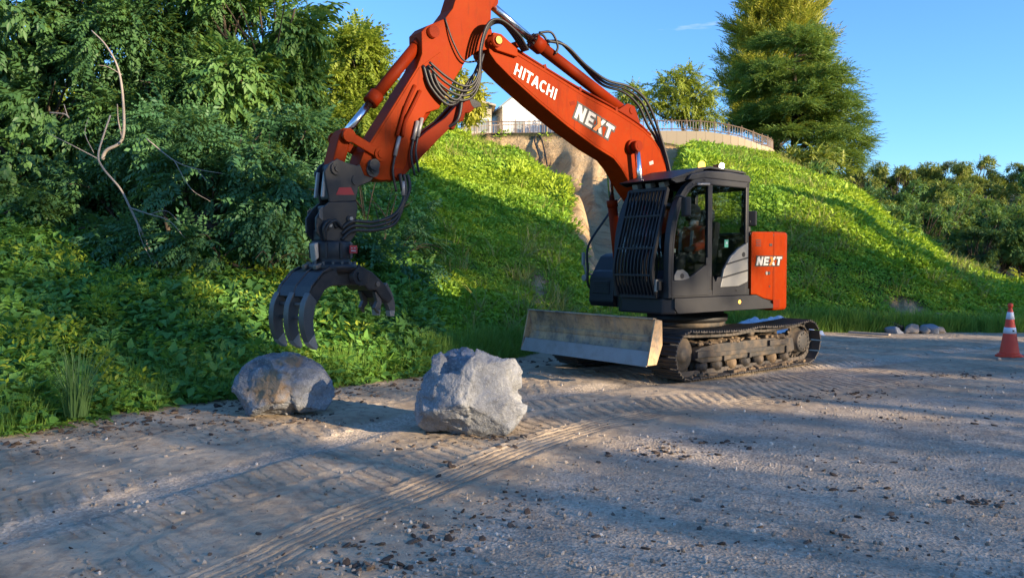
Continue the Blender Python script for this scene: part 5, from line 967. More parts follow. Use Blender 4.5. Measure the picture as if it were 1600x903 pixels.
# rear quarter: lower charcoal panel and silver fin
MB().prism([(.945, 1.16), (.945, 1.42), (.90, 1.36), (.82, 1.20), (.78, 1.16)], CY1-.02, CY1+.010).build('quarter_trim', M['charcoal'], cab)
MB().prism([(.94, 1.16), (.94, 1.34), (.86, 1.34), (.83, 1.40), (.14, 1.40), (.14, 1.16)], CY1-.03, CY1+.006, bev=.004).build('quarter_panel', M['charcoal'], cab)
fin = MB().prism([(.78, 1.26), (.70, 1.50), (.55, 1.68), (.36, 1.80), (.145, 1.885), (.145, 1.33), (.36, 1.27)], CY1-.02, CY1+.017, bev=.006).build('silver_fin', M['silver'], cab)
for z0, z1 in ((1.585, 1.66), (1.40, 1.48)): MB().prism([(.66 if z0 > 1.5 else .74, z0-.02), (.145, z1), (.145, z1+.022), (.66 if z0 > 1.5 else .74, z0+.002)], CY1+.0165, CY1+.019).build('fin_stripe', M['charcoal'], fin)
MB().cyl((.255, CY1+.0165, 1.715), (.255, CY1+.021, 1.715), .036).build('fin_hole', M['black'], fin)
for x, z in ((.34, 1.285), (.36, 1.22)): MB().box((x, CY1+.010, z), (.11, .01, .026), Euler((0, .2, 0)).to_matrix(), bev=.003).build('vent_slot', M['black'], cab)
# glass
def pane(poly, y, name='window_pane'): return MB().prism(poly, y-.003, y+.003).build(name, M['glass'], cab)
pane([(1.02, 1.40), (1.02, 2.65), (1.28, 2.65), (1.50, 2.53), (1.66, 2.33), (1.76, 2.08), (1.79, 1.85), (1.80, 1.40)], CY1-.012, 'door_window')
pane([(.19, 1.42), (.19, 2.66), (.945, 2.66), (.945, 1.42)], CY1-.012, 'quarter_window')
pane([(1.02, 1.20), (1.02, 2.65), (1.28, 2.65), (1.50, 2.53), (1.66, 2.33), (1.76, 2.08), (1.79, 1.85), (1.80, 1.20)], CY0+.012, 'far_window'); pane([(.19, 1.42), (.19, 2.66), (.945, 2.66), (.945, 1.42)], CY0+.012, 'far_window')
MB().prism([(x-.02, z) for x, z in pc_[3:-2]]+[(x-.026, z) for x, z in pc_[3:-2]][::-1], CY0+.08, CY1-.08).build('front_window', M['glass'], cab)
MB().box((.63, CY1-.004, 1.865), (.085, .004, .105)).build('sticker', M['green_sticker'], cab); MB().box((.625, CY1-.001, 1.875), (.035, .003, .03)).build('sticker_mark', M['white'], cab)
# interior
st = MB(); st.box((.77, .70, 1.52), (.50, .50, .13), bev=.04); st.box((.53, .70, 1.88), (.14, .48, .62), Euler((0, -.18, 0)).to_matrix(), bev=.05); st.box((.45, .70, 2.28), (.09, .26, .18), bev=.04); st.box((.75, .70, 1.32), (.4, .4, .3)); st.build('seat', M['seat'], cab)
for y in (.44, .96): MB().box((.95, y, 1.66), (.40, .11, .12), bev=.02).build('console', M['seat'], cab)
MB().box((1.70, .40, 1.70), (.05, .16, .22), bev=.01).build('monitor', M['black'], cab)
for y in (.6, .8): MB().cyl((1.50, y, 1.18), (1.44, y, 1.62), .013).build('travel_lever', M['black'], cab)
MB().box((1.66, 1.08, 1.76), (.13, .02, .05), bev=.004).build('paper_card', M['white'], cab)
# roof guard plate, lights, mirrors
vz = MB(); vz.prism([(1.78, 2.685), (1.80, 2.70), (1.45, 2.80), (1.12, 2.895), (.98, 2.915), (.25, 2.90), (.14, 2.875), (.16, 2.865), (.98, 2.885), (1.10, 2.865), (1.42, 2.765)], .24, 1.17, bev=.004)
for y in (.26, 1.14): vz.prism([(1.78, 2.685), (1.46, 2.80), (1.12, 2.89), (1.10, 2.82), (1.42, 2.70), (1.66, 2.65)], y-.012, y+.012)
for x in (.35, .85): vz.box((x, .7, 2.875), (.06, .8, .03))
vz.build('roof_guard', M['charcoal'], cab)
for y in (.42, .66, .9): MB().box((1.62, y, 2.655), (.10, .10, .07), Euler((0, .3, 0)).to_matrix(), bev=.01).build('front_work_lamp', M['silver'], cab)
bl_ = MB().lathe([(.055, 0), (.06, .02), (.05, .025), (.047, .085), (.035, .11), (.01, .118)], (.82, .90, 2.905), n=20).build('beacon', M['amber'], cab)
wk = MB(); wk.box((.62, 1.02, 2.945), (.06, .13, .07), bev=.014); wk_o = wk.build('roof_work_lamp', M['black'], cab); MB().lathe([(.005, 0), (.042, 0), (.046, -.004), (.042, .008), (.005, .014)], (.615, 1.087, 2.952), (.1, 1, -.15), 18).build('lens', M['lamp'], wk_o)
MB().cyl((1.04, CY1+.01, 2.665), (1.30, CY1+.01, 2.648), .017).build('cab_lamp_strip', M['steel'], cab)
mm = MB(); mm.tube(curve_pts([(1.78, 1.2, 2.42), (1.80, 1.29, 2.46), (1.76, 1.36, 2.44)], 5), .012); mm.box((1.735, 1.37, 2.32), (.085, .155, .25), Euler((0, 0, -.5)).to_matrix(), bev=.028, seg=3); mo = mm.build('cab_mirror', M['black'], EX)
mr = MB(); mr.tube(curve_pts([(.0, 1.0, 2.04), (.0, 1.05, 2.14), (.02, 1.13, 2.19)], 5), .016); mr.box((-.06, 1.12, 2.24), (.06, .14, .22), Euler((0, 0, .5)).to_matrix(), bev=.02); mr.box((.0, 1.05, 2.08), (.12, .12, .09), bev=.02); mr.cyl((.03, 1.14, 2.19), (.09, 1.17, 2.185), .022); mr.build('tail_mirror', M['black'], EX)
mr = MB(); mr.tube([(1.05, -1.0, 1.40), (1.13, -1.1, 1.42), (1.15, -1.14, 1.6), (1.15, -1.14, 1.74)], .015); mr.box((1.15, -1.14, 1.66), (.05, .04, .2), bev=.01); mr.cyl((1.13, -1.10, 1.36), (1.18, -1.10, 1.36), .05); mr.build('side_mirror', M['steel'], EX)
MB().tube(curve_pts([(1.02, -1.02, 1.14), (1.16, -1.02, 1.25), (1.17, -1.02, 1.5), (1.16, -1.02, 1.86), (.80, -1.02, 2.28), (.46, -1.02, 2.62), (.36, -1.02, 2.66), (.30, -1.02, 2.56), (.28, -1.02, 1.8)], 6), .019).build('handrail', M['black'], EX)
# barred guard over the front window: every bar a piece
gk = [(1.90, 1.15), (1.985, 1.38), (2.0, 1.50), (1.985, 1.64), (1.70, 2.58)]; gl_ = np.linspace(0, 1, 21); gp = [(float(np.interp(z, [q[1] for q in gk], [q[0] for q in gk])), float(z)) for z in 1.15+gl_*1.43]
gd_ = MB()
for y in (.36, 1.03): gd_.sweep_rect([(x, y, z) for x, z in gp], .035, .05)
for (x, z) in (gp[0], gp[-1]): gd_.box((x, .695, z), (.04, .68, .045), bev=.006)
for y in (.36, 1.03):
    for k in (3, 17): gd_.bar((gp[k][0], y, gp[k][1]), (gp[k][0]-.16, y+(.08 if y > .7 else -.06), gp[k][1]), .025, .04)
guard = gd_.build('cab_guard', M['charcoal'], EX)
bar_me = None
for k in range(10):
    y = .36+.67*(k+1)/11
    if bar_me is None:
        b_ = MB(); b_.sweep_rect([(x, 0, z) for x, z in gp], .017, .034); bar_me = b_.mesh('bar', M['charcoal'])
    o = link('bar', bar_me, guard); o.location = (0, y, 0)
for k in (4, 9, 15): MB().box((gp[k][0]+.012, .695, gp[k][1]), (.022, .70, .028), bev=.004).build('cross_bar', M['charcoal'], guard)
MB().box((1.95, 1.06, 1.30), (.04, .035, .16), bev=.006).build('guard_hinge', M['silver'], guard); MB().box((1.93, 1.10, 1.30), (.05, .03, .12), bev=.006).build('guard_latch', M['black'], guard)
# ------------------------------------------------------------------ operator
def skin(name, verts, edges, radii, mat, parent=None, sub=2, root=0):
    me = bpy.data.meshes.new(name); me.from_pydata(verts, edges, []); o = link(name, me, parent); o.modifiers.new('skin', 'SKIN'); sl = me.skin_vertices[0].data
    for i, r in enumerate(radii): sl[i].radius = (r, r) if not hasattr(r, '__len__') else r
    sl[root].use_root = True; m = o.modifiers.new('sub', 'SUBSURF'); m.levels = sub; m.render_levels = sub
    for mm_ in o.modifiers: pass
    me.materials.append(mat); o.modifiers['skin'].use_smooth_shade = True; return o
M['vest'] = paint('orange_workwear', (.78, .10, .03), .85, dirty=.12, scale=8); M['skin'] = paint('skin', (.45, .25, .17), .6, dirty=.05); M['trousers'] = paint('navy_trousers', (.03, .035, .06), .85); M['tape'] = paint('reflective_tape', (.6, .6, .58), .4)
mw = EX.matrix_basis.copy(); pe = empty('person', (0, 0, 0)); pe.matrix_world = Matrix.Translation((2.742, 12.414, 0)) @ Matrix.Rotation(R(-141.3), 4, 'Z') @ Matrix.Translation((.74, .70, 1.58))
tag(pe, 'operator in an orange work jacket sitting in the excavator cab', 'person')
V = [(0, 0, .06), (.0, 0, .25), (-.03, 0, .42), (-.02, 0, .52), (.0, 0, .60), (.03, 0, .71), (.04, 0, .78),
     (-.03, .17, .47), (.09, .24, .27), (.33, .19, .20), (.41, .17, .21), (-.03, -.17, .47), (.09, -.24, .27), (.33, -.19, .20), (.41, -.17, .21),
     (.08, .1, .04), (.44, .13, .07), (.56, .13, -.30), (.66, .13, -.34), (.08, -.1, .04), (.44, -.13, .07), (.56, -.13, -.30), (.66, -.13, -.34)]
Ed = [(0, 1), (1, 2), (2, 3), (3, 4), (4, 5), (5, 6), (2, 7), (7, 8), (8, 9), (9, 10), (2, 11), (11, 12), (12, 13), (13, 14), (0, 15), (15, 16), (16, 17), (17, 18), (0, 19), (19, 20), (20, 21), (21, 22)]
Rd = [.15, .15, .16, .075, .07, .10, .075, .075, .055, .042, .03, .075, .055, .042, .03, .09, .075, .05, .04, .09, .075, .05, .04]
skin('body', V, Ed, Rd, M['skin'], pe)
jk = skin('jacket', [V[0], V[1], V[2], (-.025, 0, .50), V[7], V[8], (.30, .195, .21), V[11], V[12], (.30, -.195, .21)], [(0, 1), (1, 2), (2, 3), (2, 4), (4, 5), (5, 6), (2, 7), (7, 8), (8, 9)], [.175, .175, .185, .10, .095, .072, .058, .095, .072, .058], M['vest'], pe)
skin('trousers', [V[0], V[15], V[16], V[17], V[19], V[20], V[21]], [(0, 1), (1, 2), (2, 3), (0, 4), (4, 5), (5, 6)], [.165, .11, .09, .062, .11, .09, .062], M['trousers'], pe)
cp_ = MB(); cp_.lathe([(.115, .0), (.118, .03), (.105, .08), (.07, .115), (.01, .13)], (.03, 0, .73), n=20); cp_.prism([(.10, -.08), (.19, -.06), (.22, 0), (.19, .06), (.10, .08)], .735, .75, plane='xy'); cp_.build('cap', M['trousers'], pe)
hr = MB(); hr.lathe([(.098, -.05), (.112, .0), (.114, .06)], (.015, 0, .67), n=18); hr.build('hair', paint('dark_hair', (.03, .022, .018), .7), pe)
for y in (.1, -.1): MB().box((.17, y, .30), (.02, .045, .34), Euler((0, -.1, 0)).to_matrix(), bev=.005).build('reflective_stripe', M['tape'], pe)
# ------------------------------------------------------------------ grapple (local frame as the excavator's)
GR = empty('rotating_grapple', (2.742, 12.414, 0), R(-141.3)); tag(GR, 'black rotating grapple with open curved tines hanging from the excavator arm', 'grapple')
hd = MB()
for sd in (1, -1):
    hd.prism([(6.12, 2.25), (5.80, 2.27), (5.78, 2.20), (5.81, 2.06), (5.80, 1.92), (5.87, 1.83), (6.19, 1.83), (6.27, 1.93), (6.27, 2.08), (6.20, 2.18)], .105*sd, .14*sd, bev=.008)
hd.box((6.0, 0, 2.17), (.30, .2, .10), bev=.02); hd.box((6.02, 0, 1.90), (.36, .2, .12), bev=.02); hd.build('head_bracket', M['grab'], GR)
tcy = MB(); tcy.cyl((5.86, 0, 2.06), (6.12, 0, 2.0), .06); tcy.build('tilt_cylinder', M['grab'], GR)
for x, z, r_c in ((6.13, 2.01, .055), (5.88, 2.08, .04)):
    hb = MB(); hb.cyl((x, -.17, z), (x, .17, z), r_c); hb.build('pivot_pin', M['black'], GR); MB().cyl((x, .171, z), (x, .183, z), r_c*.55, n=6).build('pin_bolt', M['steel'], GR)
for sd in (1, -1): MB().prism([(6.20, 2.20), (6.24, 2.16), (6.24, 2.08), (6.20, 2.05)], .142*sd, .150*sd).build('wear_pad', M['tine'], GR)
rt = MB(); rt.lathe([(.05, 1.84), (.20, 1.84), (.22, 1.81), (.22, 1.66), (.20, 1.615), (.245, 1.60), (.275, 1.575), (.275, 1.535), (.25, 1.515), (.20, 1.49), (.05, 1.49)], (6.03, 0, 0), n=36); rotor = rt.build('rotator', M['grab'], GR)
for k in range(16): a = 22.5*k; MB().cyl((6.03+.25*cosd(a), .25*sind(a), 1.585), (6.03+.25*cosd(a), .25*sind(a), 1.615), .015, n=6).build('bolt', M['tine'], rotor)
for k in range(9): a = 40*k+10; MB().box((6.03+.222*cosd(a), .222*sind(a), 1.735), (.03, .03, .17), Matrix.Rotation(R(a), 3, 'Z'), bev=.006).build('rib', M['tine' if k % 3 == 0 else 'black'], rotor)
MB().prism([(6.29, 1.80), (6.24, 1.82), (6.23, 1.66), (6.27, 1.62)], .0, .12, bev=.01).build('valve_cover', M['steel'], GR)
MB().prism([(5.93, 1.79), (5.84, 1.79), (5.84, 1.705), (5.93, 1.705)], .215, .232).build('red_label', M['red'], GR)
for (x, z, w) in ((5.905, 1.762, .018), (5.872, 1.762, .018), (5.887, 1.732, .055)): MB().box((x, .2335, z), (w, .002, .011)).build('label_mark', M['letter'], GR)
for k in range(2): MB().tube(curve_pts([(5.98+.06*k, .15, 1.98), (6.08+.06*k, .19, 2.05), (6.18+.03*k, .19, 1.97), (6.18, .17, 1.84)], 6), .016).build('hose', M['hose'], GR)
turn = Matrix.Translation((6.03, 0, 0)) @ Matrix.Rotation(R(13), 4, 'Z') @ Matrix.Translation((-6.03, 0, 0))
bd = MB(); bd.prism([(6.27, 1.50), (6.31, 1.42), (6.2, 1.32), (5.92, 1.32), (5.76, 1.40), (5.78, 1.50)], -.17, .17, bev=.02)
for x, r_c in ((5.84, .095), (6.23, .085)): bd.cyl((x, -.25, 1.42), (x, .25, 1.42), r_c); bd.cyl((x, .25, 1.42), (x, .265, 1.42), r_c*.55, n=6)
claws = [bd.build('claw_body', M['grab'], GR)]
# front claw: open box arm and three tines
fa = MB()
for y in (-.27, 0, .27): fa.prism([(6.17, 1.50), (6.30, 1.53), (6.46, 1.48), (6.68, 1.34), (6.77, 1.22), (6.74, 1.08), (6.60, 1.14), (6.42, 1.29), (6.24, 1.34)], y-.022, y+.022, bev=.006)
fa.prism([(6.24, 1.515), (6.46, 1.470), (6.68, 1.330), (6.76, 1.225), (6.735, 1.215), (6.66, 1.310), (6.45, 1.445), (6.24, 1.49)], -.292, .292, bev=.004); fclaw = fa.build('front_claw', M['grab'], GR); claws.append(fclaw)
for (x, z) in ((6.735, 1.14), (6.73, 1.00)): MB().cyl((x, -.285, z), (x, .285, z), .020).build('tie_bar', M['tine'], fclaw)
for y in (-.1, .1): MB().box((6.33, y, 1.535), (.16, .06, .05), Euler((0, .2, 0)).to_matrix(), bev=.01).build('lug', M['tine'], fclaw)
def tine(path, widths, y0, y1, nm, parent, tipn=3):
    """Curved tapering blade: centre path in xz, width across in the plane, between y0 and y1."""
    P = [Vector((v.x, v.z)) for v in curve_pts([(x, 0, z) for x, z in path], 5)]; n = len(P); W = np.interp(np.linspace(0, 1, n), np.linspace(0, 1, len(widths)), widths); A = []; B = []
    for i in range(n):
        t = (P[min(i+1, n-1)]-P[max(i-1, 0)]).normalized(); u = Vector((-t.y, t.x)); A.append(tuple(P[i]+u*float(W[i])/2)); B.append(tuple(P[i]-u*float(W[i])/2))
    c = n-tipn*2; o = MB().prism(A[:c+1]+B[:c+1][::-1], y0, y1, bev=.006).build(nm, M['tine'], parent); yc = (y0+y1)/2; hw = (y1-y0)/2*1.08
    MB().prism(A[c:]+B[c:][::-1], yc-hw, yc+hw, bev=.005).build('tip', M['tip'], o)
for y in (-.27, 0, .27): tine([(6.68, 1.22), (6.755, 1.10), (6.775, .95), (6.72, .80), (6.61, .69)], [.16, .20, .19, .15, .04], y-.044, y+.044, 'tine', fclaw)
# rear claw: narrower arm and two tines
ra = MB(); ra.prism([(5.88, 1.47), (5.80, 1.535), (5.60, 1.47), (5.40, 1.32), (5.28, 1.16), (5.35, 1.10), (5.46, 1.17), (5.54, 1.26), (5.64, 1.26), (5.72, 1.32), (5.84, 1.34)], -.17, .17, bev=.016); rclaw = ra.build('rear_claw', M['grab'], GR); claws.append(rclaw)
for sd in (1, -1): MB().prism([(5.92, 1.44), (5.82, 1.55), (5.66, 1.47), (5.70, 1.32), (5.83, 1.31)], .175*sd, .21*sd, bev=.008).build('cheek_plate', M['grab'], rclaw); MB().cyl((5.52, .172*sd, 1.33), (5.52, .182*sd, 1.33), .03).build('bolt', M['tine'], rclaw)
for y in (-.12, .12):
    tine([(5.42, 1.29), (5.33, 1.17), (5.285, 1.06), (5.285, .95)], [.16, .13, .10, .06], y-.034, y+.034, 'tine', rclaw, 2)
    MB().prism([(5.54, 1.24), (5.46, 1.24), (5.43, 1.10), (5.49, 1.04), (5.47, .99), (5.54, 1.06), (5.50, 1.13)], y-.026, y+.026, bev=.005).build('inner_tooth', M['tine'], rclaw)
for o in claws: o.matrix_local = Matrix.Translation((0, 0, .035)) @ turn @ (Matrix.Translation((6.2, 0, 0)) @ Matrix.Diagonal((.64, .95, 1, 1)) @ Matrix.Translation((-6.2, 0, 0)) if o is fclaw else Matrix())
# ------------------------------------------------------------------ traffic cone
CN = empty('traffic_cone', (8.49, 13.5, float(ground_h(np.array([8.49]), np.array([13.5]))[0])-.003)); tag(CN, 'orange traffic cone with two white reflective bands at the edge of the gravel', 'traffic cone')
M['cone'] = paint('cone_pvc', (.80, .06, .02), .45, dirty=.12, scale=6); M['band'] = paint('reflective_band', (.72, .74, .78), .35, dirty=.12, scale=9)
cr_ = lambda z: .150-.118*(z-.06)/.78
b = MB(); b.prism([(.215*cosd(22.5+45*k), .215*sind(22.5+45*k)) for k in range(8)], .0, .035, plane='xy', bev=.012); b.lathe([(.19, .03), (.185, .05), (.16, .062)], n=28); b.build('base', M['cone'], CN)
b = MB(); b.lathe([(.165, .045), (cr_(.08), .08), (cr_(.80), .80), (.030, .815), (.028, .84), (.040, .855), (.043, .88), (.036, .905), (.01, .915)], n=32); b.build('cone_body', M['cone'], CN)
for z0, z1 in ((.40, .505), (.64, .765)): MB().lathe([(cr_(z0), z0), (cr_(z0)+.004, z0+.002), (cr_(z1)+.004, z1-.002), (cr_(z1), z1)], n=32).build('reflective_band', M['band'], CN)
MB().box((.0, -(cr_(.45)+.006), .452), (.03, .004, .03), Euler((-.15, 0, 0)).to_matrix()).build('band_mark', M['letter_black'], CN)
# ------------------------------------------------------------------ boulders
def boulder_mat(name, patch):
    t = NT(name); co = t.coord('Object'); n1 = t.noise(2.2, 6, .6, co, dist=.5); n2 = t.noise(9, 6, .65, co, dist=.6); n3 = t.noise(34, 5, .65, co)
    c = t.mix(t.ramp(n1.outputs[0], [(.35, 0.), (.65, 1.)]), (.175, .185, .205), (.315, .325, .345))
    c = t.mix(t.math('MULTIPLY', t.ramp(n2.outputs[0], [(.50, 0.), (.68, 1.)]), .65), c, (.13, .13, .135))
    c = t.mix(t.math('MULTIPLY', t.ramp(n3.outputs[0], [(.55, 0.), (.72, 1.)]), .5), c, (.44, .44, .43))
    wv = t.noise(5, 3, .6, t.coord('Object', (1.2, .6, 1.6)), dist=2.2); c = t.mix(t.math('MULTIPLY', t.ramp(wv.outputs[0], [(.485, 0.), (.50, 1.), (.515, 0.)]), .5), c, (.58, .58, .57))
    if patch is not None:
        f = t.attr('brown'); c = t.mix(t.ramp(t.math('ADD', f, t.math('MULTIPLY', t.math('SUBTRACT', n2.outputs[0], .5), 1.1)), [(.22, 0.), (.66, 1.)]), c, t.mix(n2.outputs[0], (.26, .17, .095), (.40, .285, .18)))
    h = t.math('ADD', n2.outputs[0], t.math('MULTIPLY', n3.outputs[0], .45))
    return t.done(t.pbr(c, .85, 0, t.bump(h, .9, .05), .25))
def boulder(name, label, c, outline, depth, planes, seed, brown=None, fit=1.0):
    """Closed rock: silhouette radii by angle, real depth, flattened by planes, roughened."""
    b = bmesh.new(); bmesh.ops.create_icosphere(b, subdivisions=6, radius=1); V = np.array([v.co[:] for v in b.verts]); Fc = np.array([[v.index for v in f.verts] for f in b.faces]); b.free()
    ang = np.degrees(np.arctan2(V[:, 2], V[:, 0])) % 360; oa = sorted(((math.degrees(math.atan2(z, x)) % 360, math.hypot(x, z)) for x, z in outline)); A = np.array([o[0] for o in oa]); Rr = np.array([o[1] for o in oa])
    rad = np.interp(ang, np.r_[A[-1]-360, A, A[0]+360], np.r_[Rr[-1], Rr, Rr[0]]); q = np.hypot(V[:, 0], V[:, 2]); Pp = np.c_[V[:, 0]*rad, V[:, 1]*depth, V[:, 2]*rad]
    rb = np.random.default_rng(seed); planes = list(planes)
    for k in range(30):
        nn = rb.normal(size=3); nn[1] = -abs(nn[1])*1.2 if k % 4 else nn[1]; nn /= np.linalg.norm(nn); planes.append((*nn, float((Pp @ nn).max())*rb.uniform(.92, .985)))
    for (nx__, ny__, nz__, d) in planes:
        nn = np.array([nx__, ny__, nz__], float); nn /= np.linalg.norm(nn); e = Pp @ nn-d+.015*vnoise(Pp[:, 0]*5, Pp[:, 1]*5, Pp[:, 2]*5, seed+3); Pp = Pp-np.where(e > 0, e*.97, 0)[:, None]*nn
    nv = Pp/np.linalg.norm(Pp, axis=1)[:, None]
    def worley(Q, sc, sd):
        """Stepped relief: every block of the broken face tilts and stands at its own height."""
        Q = Q*sc+.25*np.stack([vnoise(Q[:, 0]*sc*2, Q[:, 1]*sc*2, Q[:, 2]*sc*2, sd+q) for q in (1, 2, 3)], 1); C = np.floor(Q).astype(np.int64); best = np.full(len(Q), 9.); hh = np.zeros(len(Q))
        for i in (-1, 0, 1):
            for j in (-1, 0, 1):
                for k in (-1, 0, 1):
                    c = C+np.array([i, j, k]); f = np.stack([_h(c[:, 0], c[:, 1], c[:, 2], sd+q) for q in (5, 6, 7)], 1); dl = Q-(c+f); dd = (dl**2).sum(1); m = dd < best; best = np.where(m, dd, best)
                    g_ = np.stack([_h(c[:, 0], c[:, 1], c[:, 2], sd+q) for q in (8, 9, 10)], 1)-.5; hv = _h(c[:, 0], c[:, 1], c[:, 2], sd+11)-.5+(dl*g_).sum(1)*1.6; hh = np.where(m, hv, hh)
        return hh
    Pp = Pp+nv*(.085*worley(Pp, 2.3, seed)+.022*worley(Pp, 6.5, seed+50))[:, None]; x, y, z = Pp.T
    crk = np.abs(fbm(x*2.4+.5*fbm(x*3, y*3, z*3, 2, seed+31), y*2.4, z*3.2, 3, seed+20)); Pp = Pp+nv*(-.010*np.exp(-(crk/.02)**2)+.008*fbm(x*6, y*6, z*6, 4, seed+9)+.005*fbm(x*18, y*18, z*18, 3, seed+5))[:, None]
    Pp = Pp*np.array([fit, 1, fit]); br_ = np.zeros(len(Pp))
    if brown is not None:
        for (bx_, by_, bz_, br__) in brown: br_ = np.maximum(br_, 1.15-np.linalg.norm(Pp-np.array([bx_, by_, bz_]), axis=1)/br__+.55*fbm(Pp[:, 0]*5, Pp[:, 1]*5, Pp[:, 2]*5, 3, seed+70))
        br_ = np.clip(br_, 0, 1)
    o = link(name, npmesh(name, Pp, Fc, boulder_mat(name+'_stone_%d' % seed, brown), {'brown': br_}, True)); o.location = c
    return tag(o, label, 'boulder', 'boulders on the dirt track')
boulder('boulder', 'round grey boulder with a brown patch lying below the grapple', (-2.45, 8.42, .285),
        [(-.53, -.12), (-.52, .05), (-.34, .22), (-.14, .33), (.08, .37), (.24, .35), (.44, .24), (.54, .06), (.52, -.12), (.40, -.30), (.24, -.36), (-.10, -.36), (-.40, -.34), (-.50, -.24)], .48,
        [(-.35, -.8, .25, .34), (.62, -.7, -.05, .36), (.2, -.5, -.85, .31), (-.2, -.2, .95, .34), (.1, .2, -1, .33), (-.7, -.5, -.3, .44)], 311, [(-.06, -.33, .06, .26), (.14, -.2, .26, .20), (-.2, -.34, .16, .14)], .92)
boulder('boulder', 'large pale grey jagged boulder in front of the dozer blade', (-.44, 7.55, .385),
        [(-.57, -.14), (-.53, .02), (-.38, .24), (-.29, .40), (-.08, .46), (.06, .44), (.24, .36), (.38, .34), (.53, .34), (.58, .24), (.56, .0), (.57, -.18), (.49, -.34), (.38, -.44), (.12, -.42), (-.2, -.40), (-.46, -.42), (-.56, -.32)], .52,
        [(-.35, -.85, .35, .36), (.45, -.8, .1, .38), (.8, -.5, .2, .48), (-.05, -.75, -.6, .36), (-.8, -.4, .1, .48), (.1, .1, -1, .42)], 322, None, .92)
# ------------------------------------------------------------------ trees behind and to the right of the camera, towards the low sun: their shade covers the track
tanE = math.tan(SUN_EL); sx, sy = math.sin(SUN_AZ), math.cos(SUN_AZ); K0 = 34.0
def to_curtain(x, y, z): return -x*sy+y*sx if False else (x*(-sy)+y*sx, z+(K0-(x*sx+y*sy))*tanE)     # (lateral t, height) where the sun ray through a point crosses the belt
prof_t = [-60, -30, -4, 4, 12, 16, 20.3, 20.8, 21.2, 21.6, 23.1, 23.5, 23.9, 24.4, 25.2, 26, 27.4, 28.1, 30, 33, 36, 40, 44, 60, 85, 100]
prof_z = [15, 16, 17, 18.6, 18.6, 18.4, 17.9, 16.6, 14.4, 13.8, 13.4, 9.6, 11.2, 12.4, 13.3, 14.1, 13.9, 9.0, 9.4, 11.0, 13.4, 15, 15.5, 14, 14, 13]
def hill_hit(px, py):
    ci = int(np.argmin(np.abs(cols-px))); zz = 1.62+(408-py)/1240*tv[ci, :NR, 1]; df = tv[ci, :NR, 2]-zz; k = [i for i in range(NR-1) if df[i] < 0 <= df[i+1]]; k = k[0] if k else NR-2; return tv[ci, k]
gaps = []
def gap(px, py, Y=None, r=.35, p=1.0, z=None):
    if Y is None: Y = 1.62*1240/(py-408); q = Vector(((px-800)/1240*Y, Y, 0))
    else: q = atpx(px, py, Y)
    gaps.append((*to_curtain(*q), r, p))
for (x0, y0, x1, y1, n, r) in ((850, 592, 1220, 628, 16, .19), (880, 598, 1100, 618, 8, .26), (515, 628, 630, 638, 5, .15), (540, 668, 670, 690, 5, .12), (815, 668, 860, 674, 3, .2), (1290, 521, 1600, 527, 12, .2), (1140, 690, 1000, 700, 0, .1)):
    for k in range(n): gap(x0+(x1-x0)*k/max(1, n-1), y0+(y1-y0)*k/max(1, n-1), None, r)
for (px, py, Y, r) in ((1205, 380, 12.0, .28), (1190, 440, 12, .2), (1200, 465, 12, .2), (1185, 372, 12, .2), (1150, 480, 11.6, .2), (1160, 300, 11.6, .3), (1130, 545, 11.4, .25), (1160, 550, 11.6, .18), (1180, 530, 11.7, .25), (1240, 560, 12.5, .25), (1150, 530, 11.5, .2), (1100, 285, 11.5, .3), (815, 590, 7.6, .12), (818, 610, 7.6, .1), (1060, 480, 11, .1)): gap(px, py, Y, r)
# light that falls on the boom, arm and far verge
for k in range(120):
    px, py, Y = (1025-k/80*285, 240-k/80*180, 11.6-k/80*1.7) if k < 80 else (740-(k-80)/40*90, 40+(k-80)/40*120, 9.9-(k-80)/40*.5)
    gap(px+random.uniform(-14, 14), py+random.uniform(-22, 16), Y, .22)
for k in range(46): gap(random.uniform(20, 540), random.uniform(440, 600), 11.5, random.uniform(.05, .13))
for k in range(90): gap(random.uniform(0, 500), random.uniform(20, 400), 15, random.uniform(.1, .3))
gaps = np.array(gaps)
rB = np.random.default_rng(77); C_ = .32
cA, zA = (q.ravel() for q in np.meshgrid(np.arange(-12, 13.5, .22), np.arange(.2, 19, .22))); cB, zB = (q.ravel() for q in np.meshgrid(np.arange(13.5, 50, C_), np.arange(.2, 19, C_)))
mA = rB.random(len(cA)) < np.where(zA < 10.0, .50, .25); mB = rB.random(len(cB)) < 1.1; m3 = (cA > 5.2) & (cA < 7.4) & (zA > 10.4) & (zA < 12.9); m2 = (zA < 10.6) & (rB.random(len(cA)) < .0); ct = np.r_[cA, cA[mA], cA[m2], cA[m3], cA[m3], cB, cB, cB[mB]]; cz = np.r_[zA, zA[mA], zA[m2], zA[m3], zA[m3], zB, zB, zB[mB]]; big = np.r_[np.full(len(cA)+mA.sum()+m2.sum()+2*m3.sum(), .69), np.ones(2*len(cB)+mB.sum())]
c2, z2 = np.meshgrid(np.r_[np.arange(-60, -12, .8), np.arange(50, 100, .8)], np.arange(.3, 17, .8)); ct = np.r_[ct, c2.ravel()]; cz = np.r_[cz, z2.ravel()]; big = np.r_[big, np.full(c2.size, 2.6)]
bt = ct+rB.uniform(-.5, .5, len(ct))*C_*big; bzr = cz+rB.uniform(-.5, .5, len(ct))*C_*big; bk = K0+rB.normal(size=len(ct))*1.3
pz = np.interp(bt, prof_t, prof_z)+.35*vnoise(bt*.9, 0, 0, 3)+.25*vnoise(bt*2.7, 0, 0, 4); keepb = bzr < pz-.2
bz = bzr-(K0-bk)*tanE; keepb &= bz > .2      # the same ray, nearer or farther along it
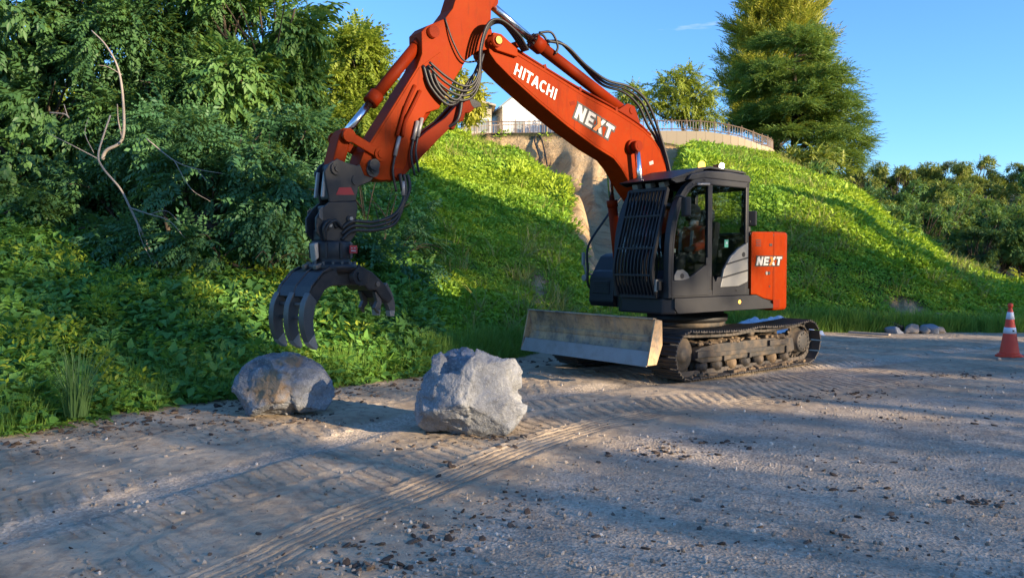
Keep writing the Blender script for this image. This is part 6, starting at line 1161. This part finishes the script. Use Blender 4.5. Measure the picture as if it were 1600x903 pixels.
gaps = gaps[~((gaps[:, 0] > 5.2) & (gaps[:, 0] < 7.4) & (gaps[:, 1] > 10.8) & (gaps[:, 1] < 13.1))]     # the crown that shades the grapple has no holes
for (gt, gz, grr, gp_) in gaps: keepb &= ~(np.hypot(bt-gt, bzr-gz) < grr+.26)
bt, bz, bk, big = bt[keepb], bz[keepb], bk[keepb], big[keepb]
Pb = np.c_[bk*sx-bt*sy, bk*sy+bt*sx, bz]
def tpl_bough(seed, n=9, rad=.30, L=.24, W=.17):
    r = random.Random(seed); V = []; Fc = []
    for i in range(n):
        d = Vector((r.gauss(0, 1), r.gauss(0, 1), r.gauss(0, 1))).normalized()*rad*r.random()**.6; m = Tm(d, r.uniform(0, 6.3), r.uniform(0, 6.3), r.uniform(0, 6.3)); o = len(V)
        V += [tuple(m @ Vector(p)) for p in ((0, 0, 0), (.45*L, W/2, .02), (L, 0, 0), (.45*L, -W/2, .02))]; Fc += [(o, o+1, o+2), (o, o+2, o+3)]
    return np.array(V), np.array(Fc)
w_, f_b = scatter(tpl_bough(91), Pb, rB.normal(size=(len(Pb), 3)), rB.uniform(.85, 1.15, len(Pb))*big, rB)
belt = link('tree_belt', npmesh('tree_belt', w_, f_b, M['leaf_dark'], {'tint': np.repeat(rB.random(len(Pb)), 9*4)})); tag(belt, 'leafy belt of tall trees closing off the site towards the sun', 'trees', kind='stuff')
tb_ = MB()
for k in range(26):
    t_b = -14+k*2.6+rB.uniform(-.6, .6); kk = K0+rB.normal()*.5; h = float(np.interp(t_b, prof_t, prof_z))
    if np.any(np.abs(gaps[:, 0]-t_b) < .35) and k % 3: continue
    tb_.tube(curve_pts([(kk*sx-t_b*sy, kk*sy+t_b*sx, -.2), (kk*sx-t_b*sy+.3, kk*sy+t_b*sx, h*.5), (kk*sx-t_b*sy, kk*sy+t_b*sx+.2, h*.85)], 4), list(np.linspace(.16, .04, 9)), 7)
bk_o = tb_.build('belt_stems', M['bark'], belt); bk_o['kind'] = 'stuff'
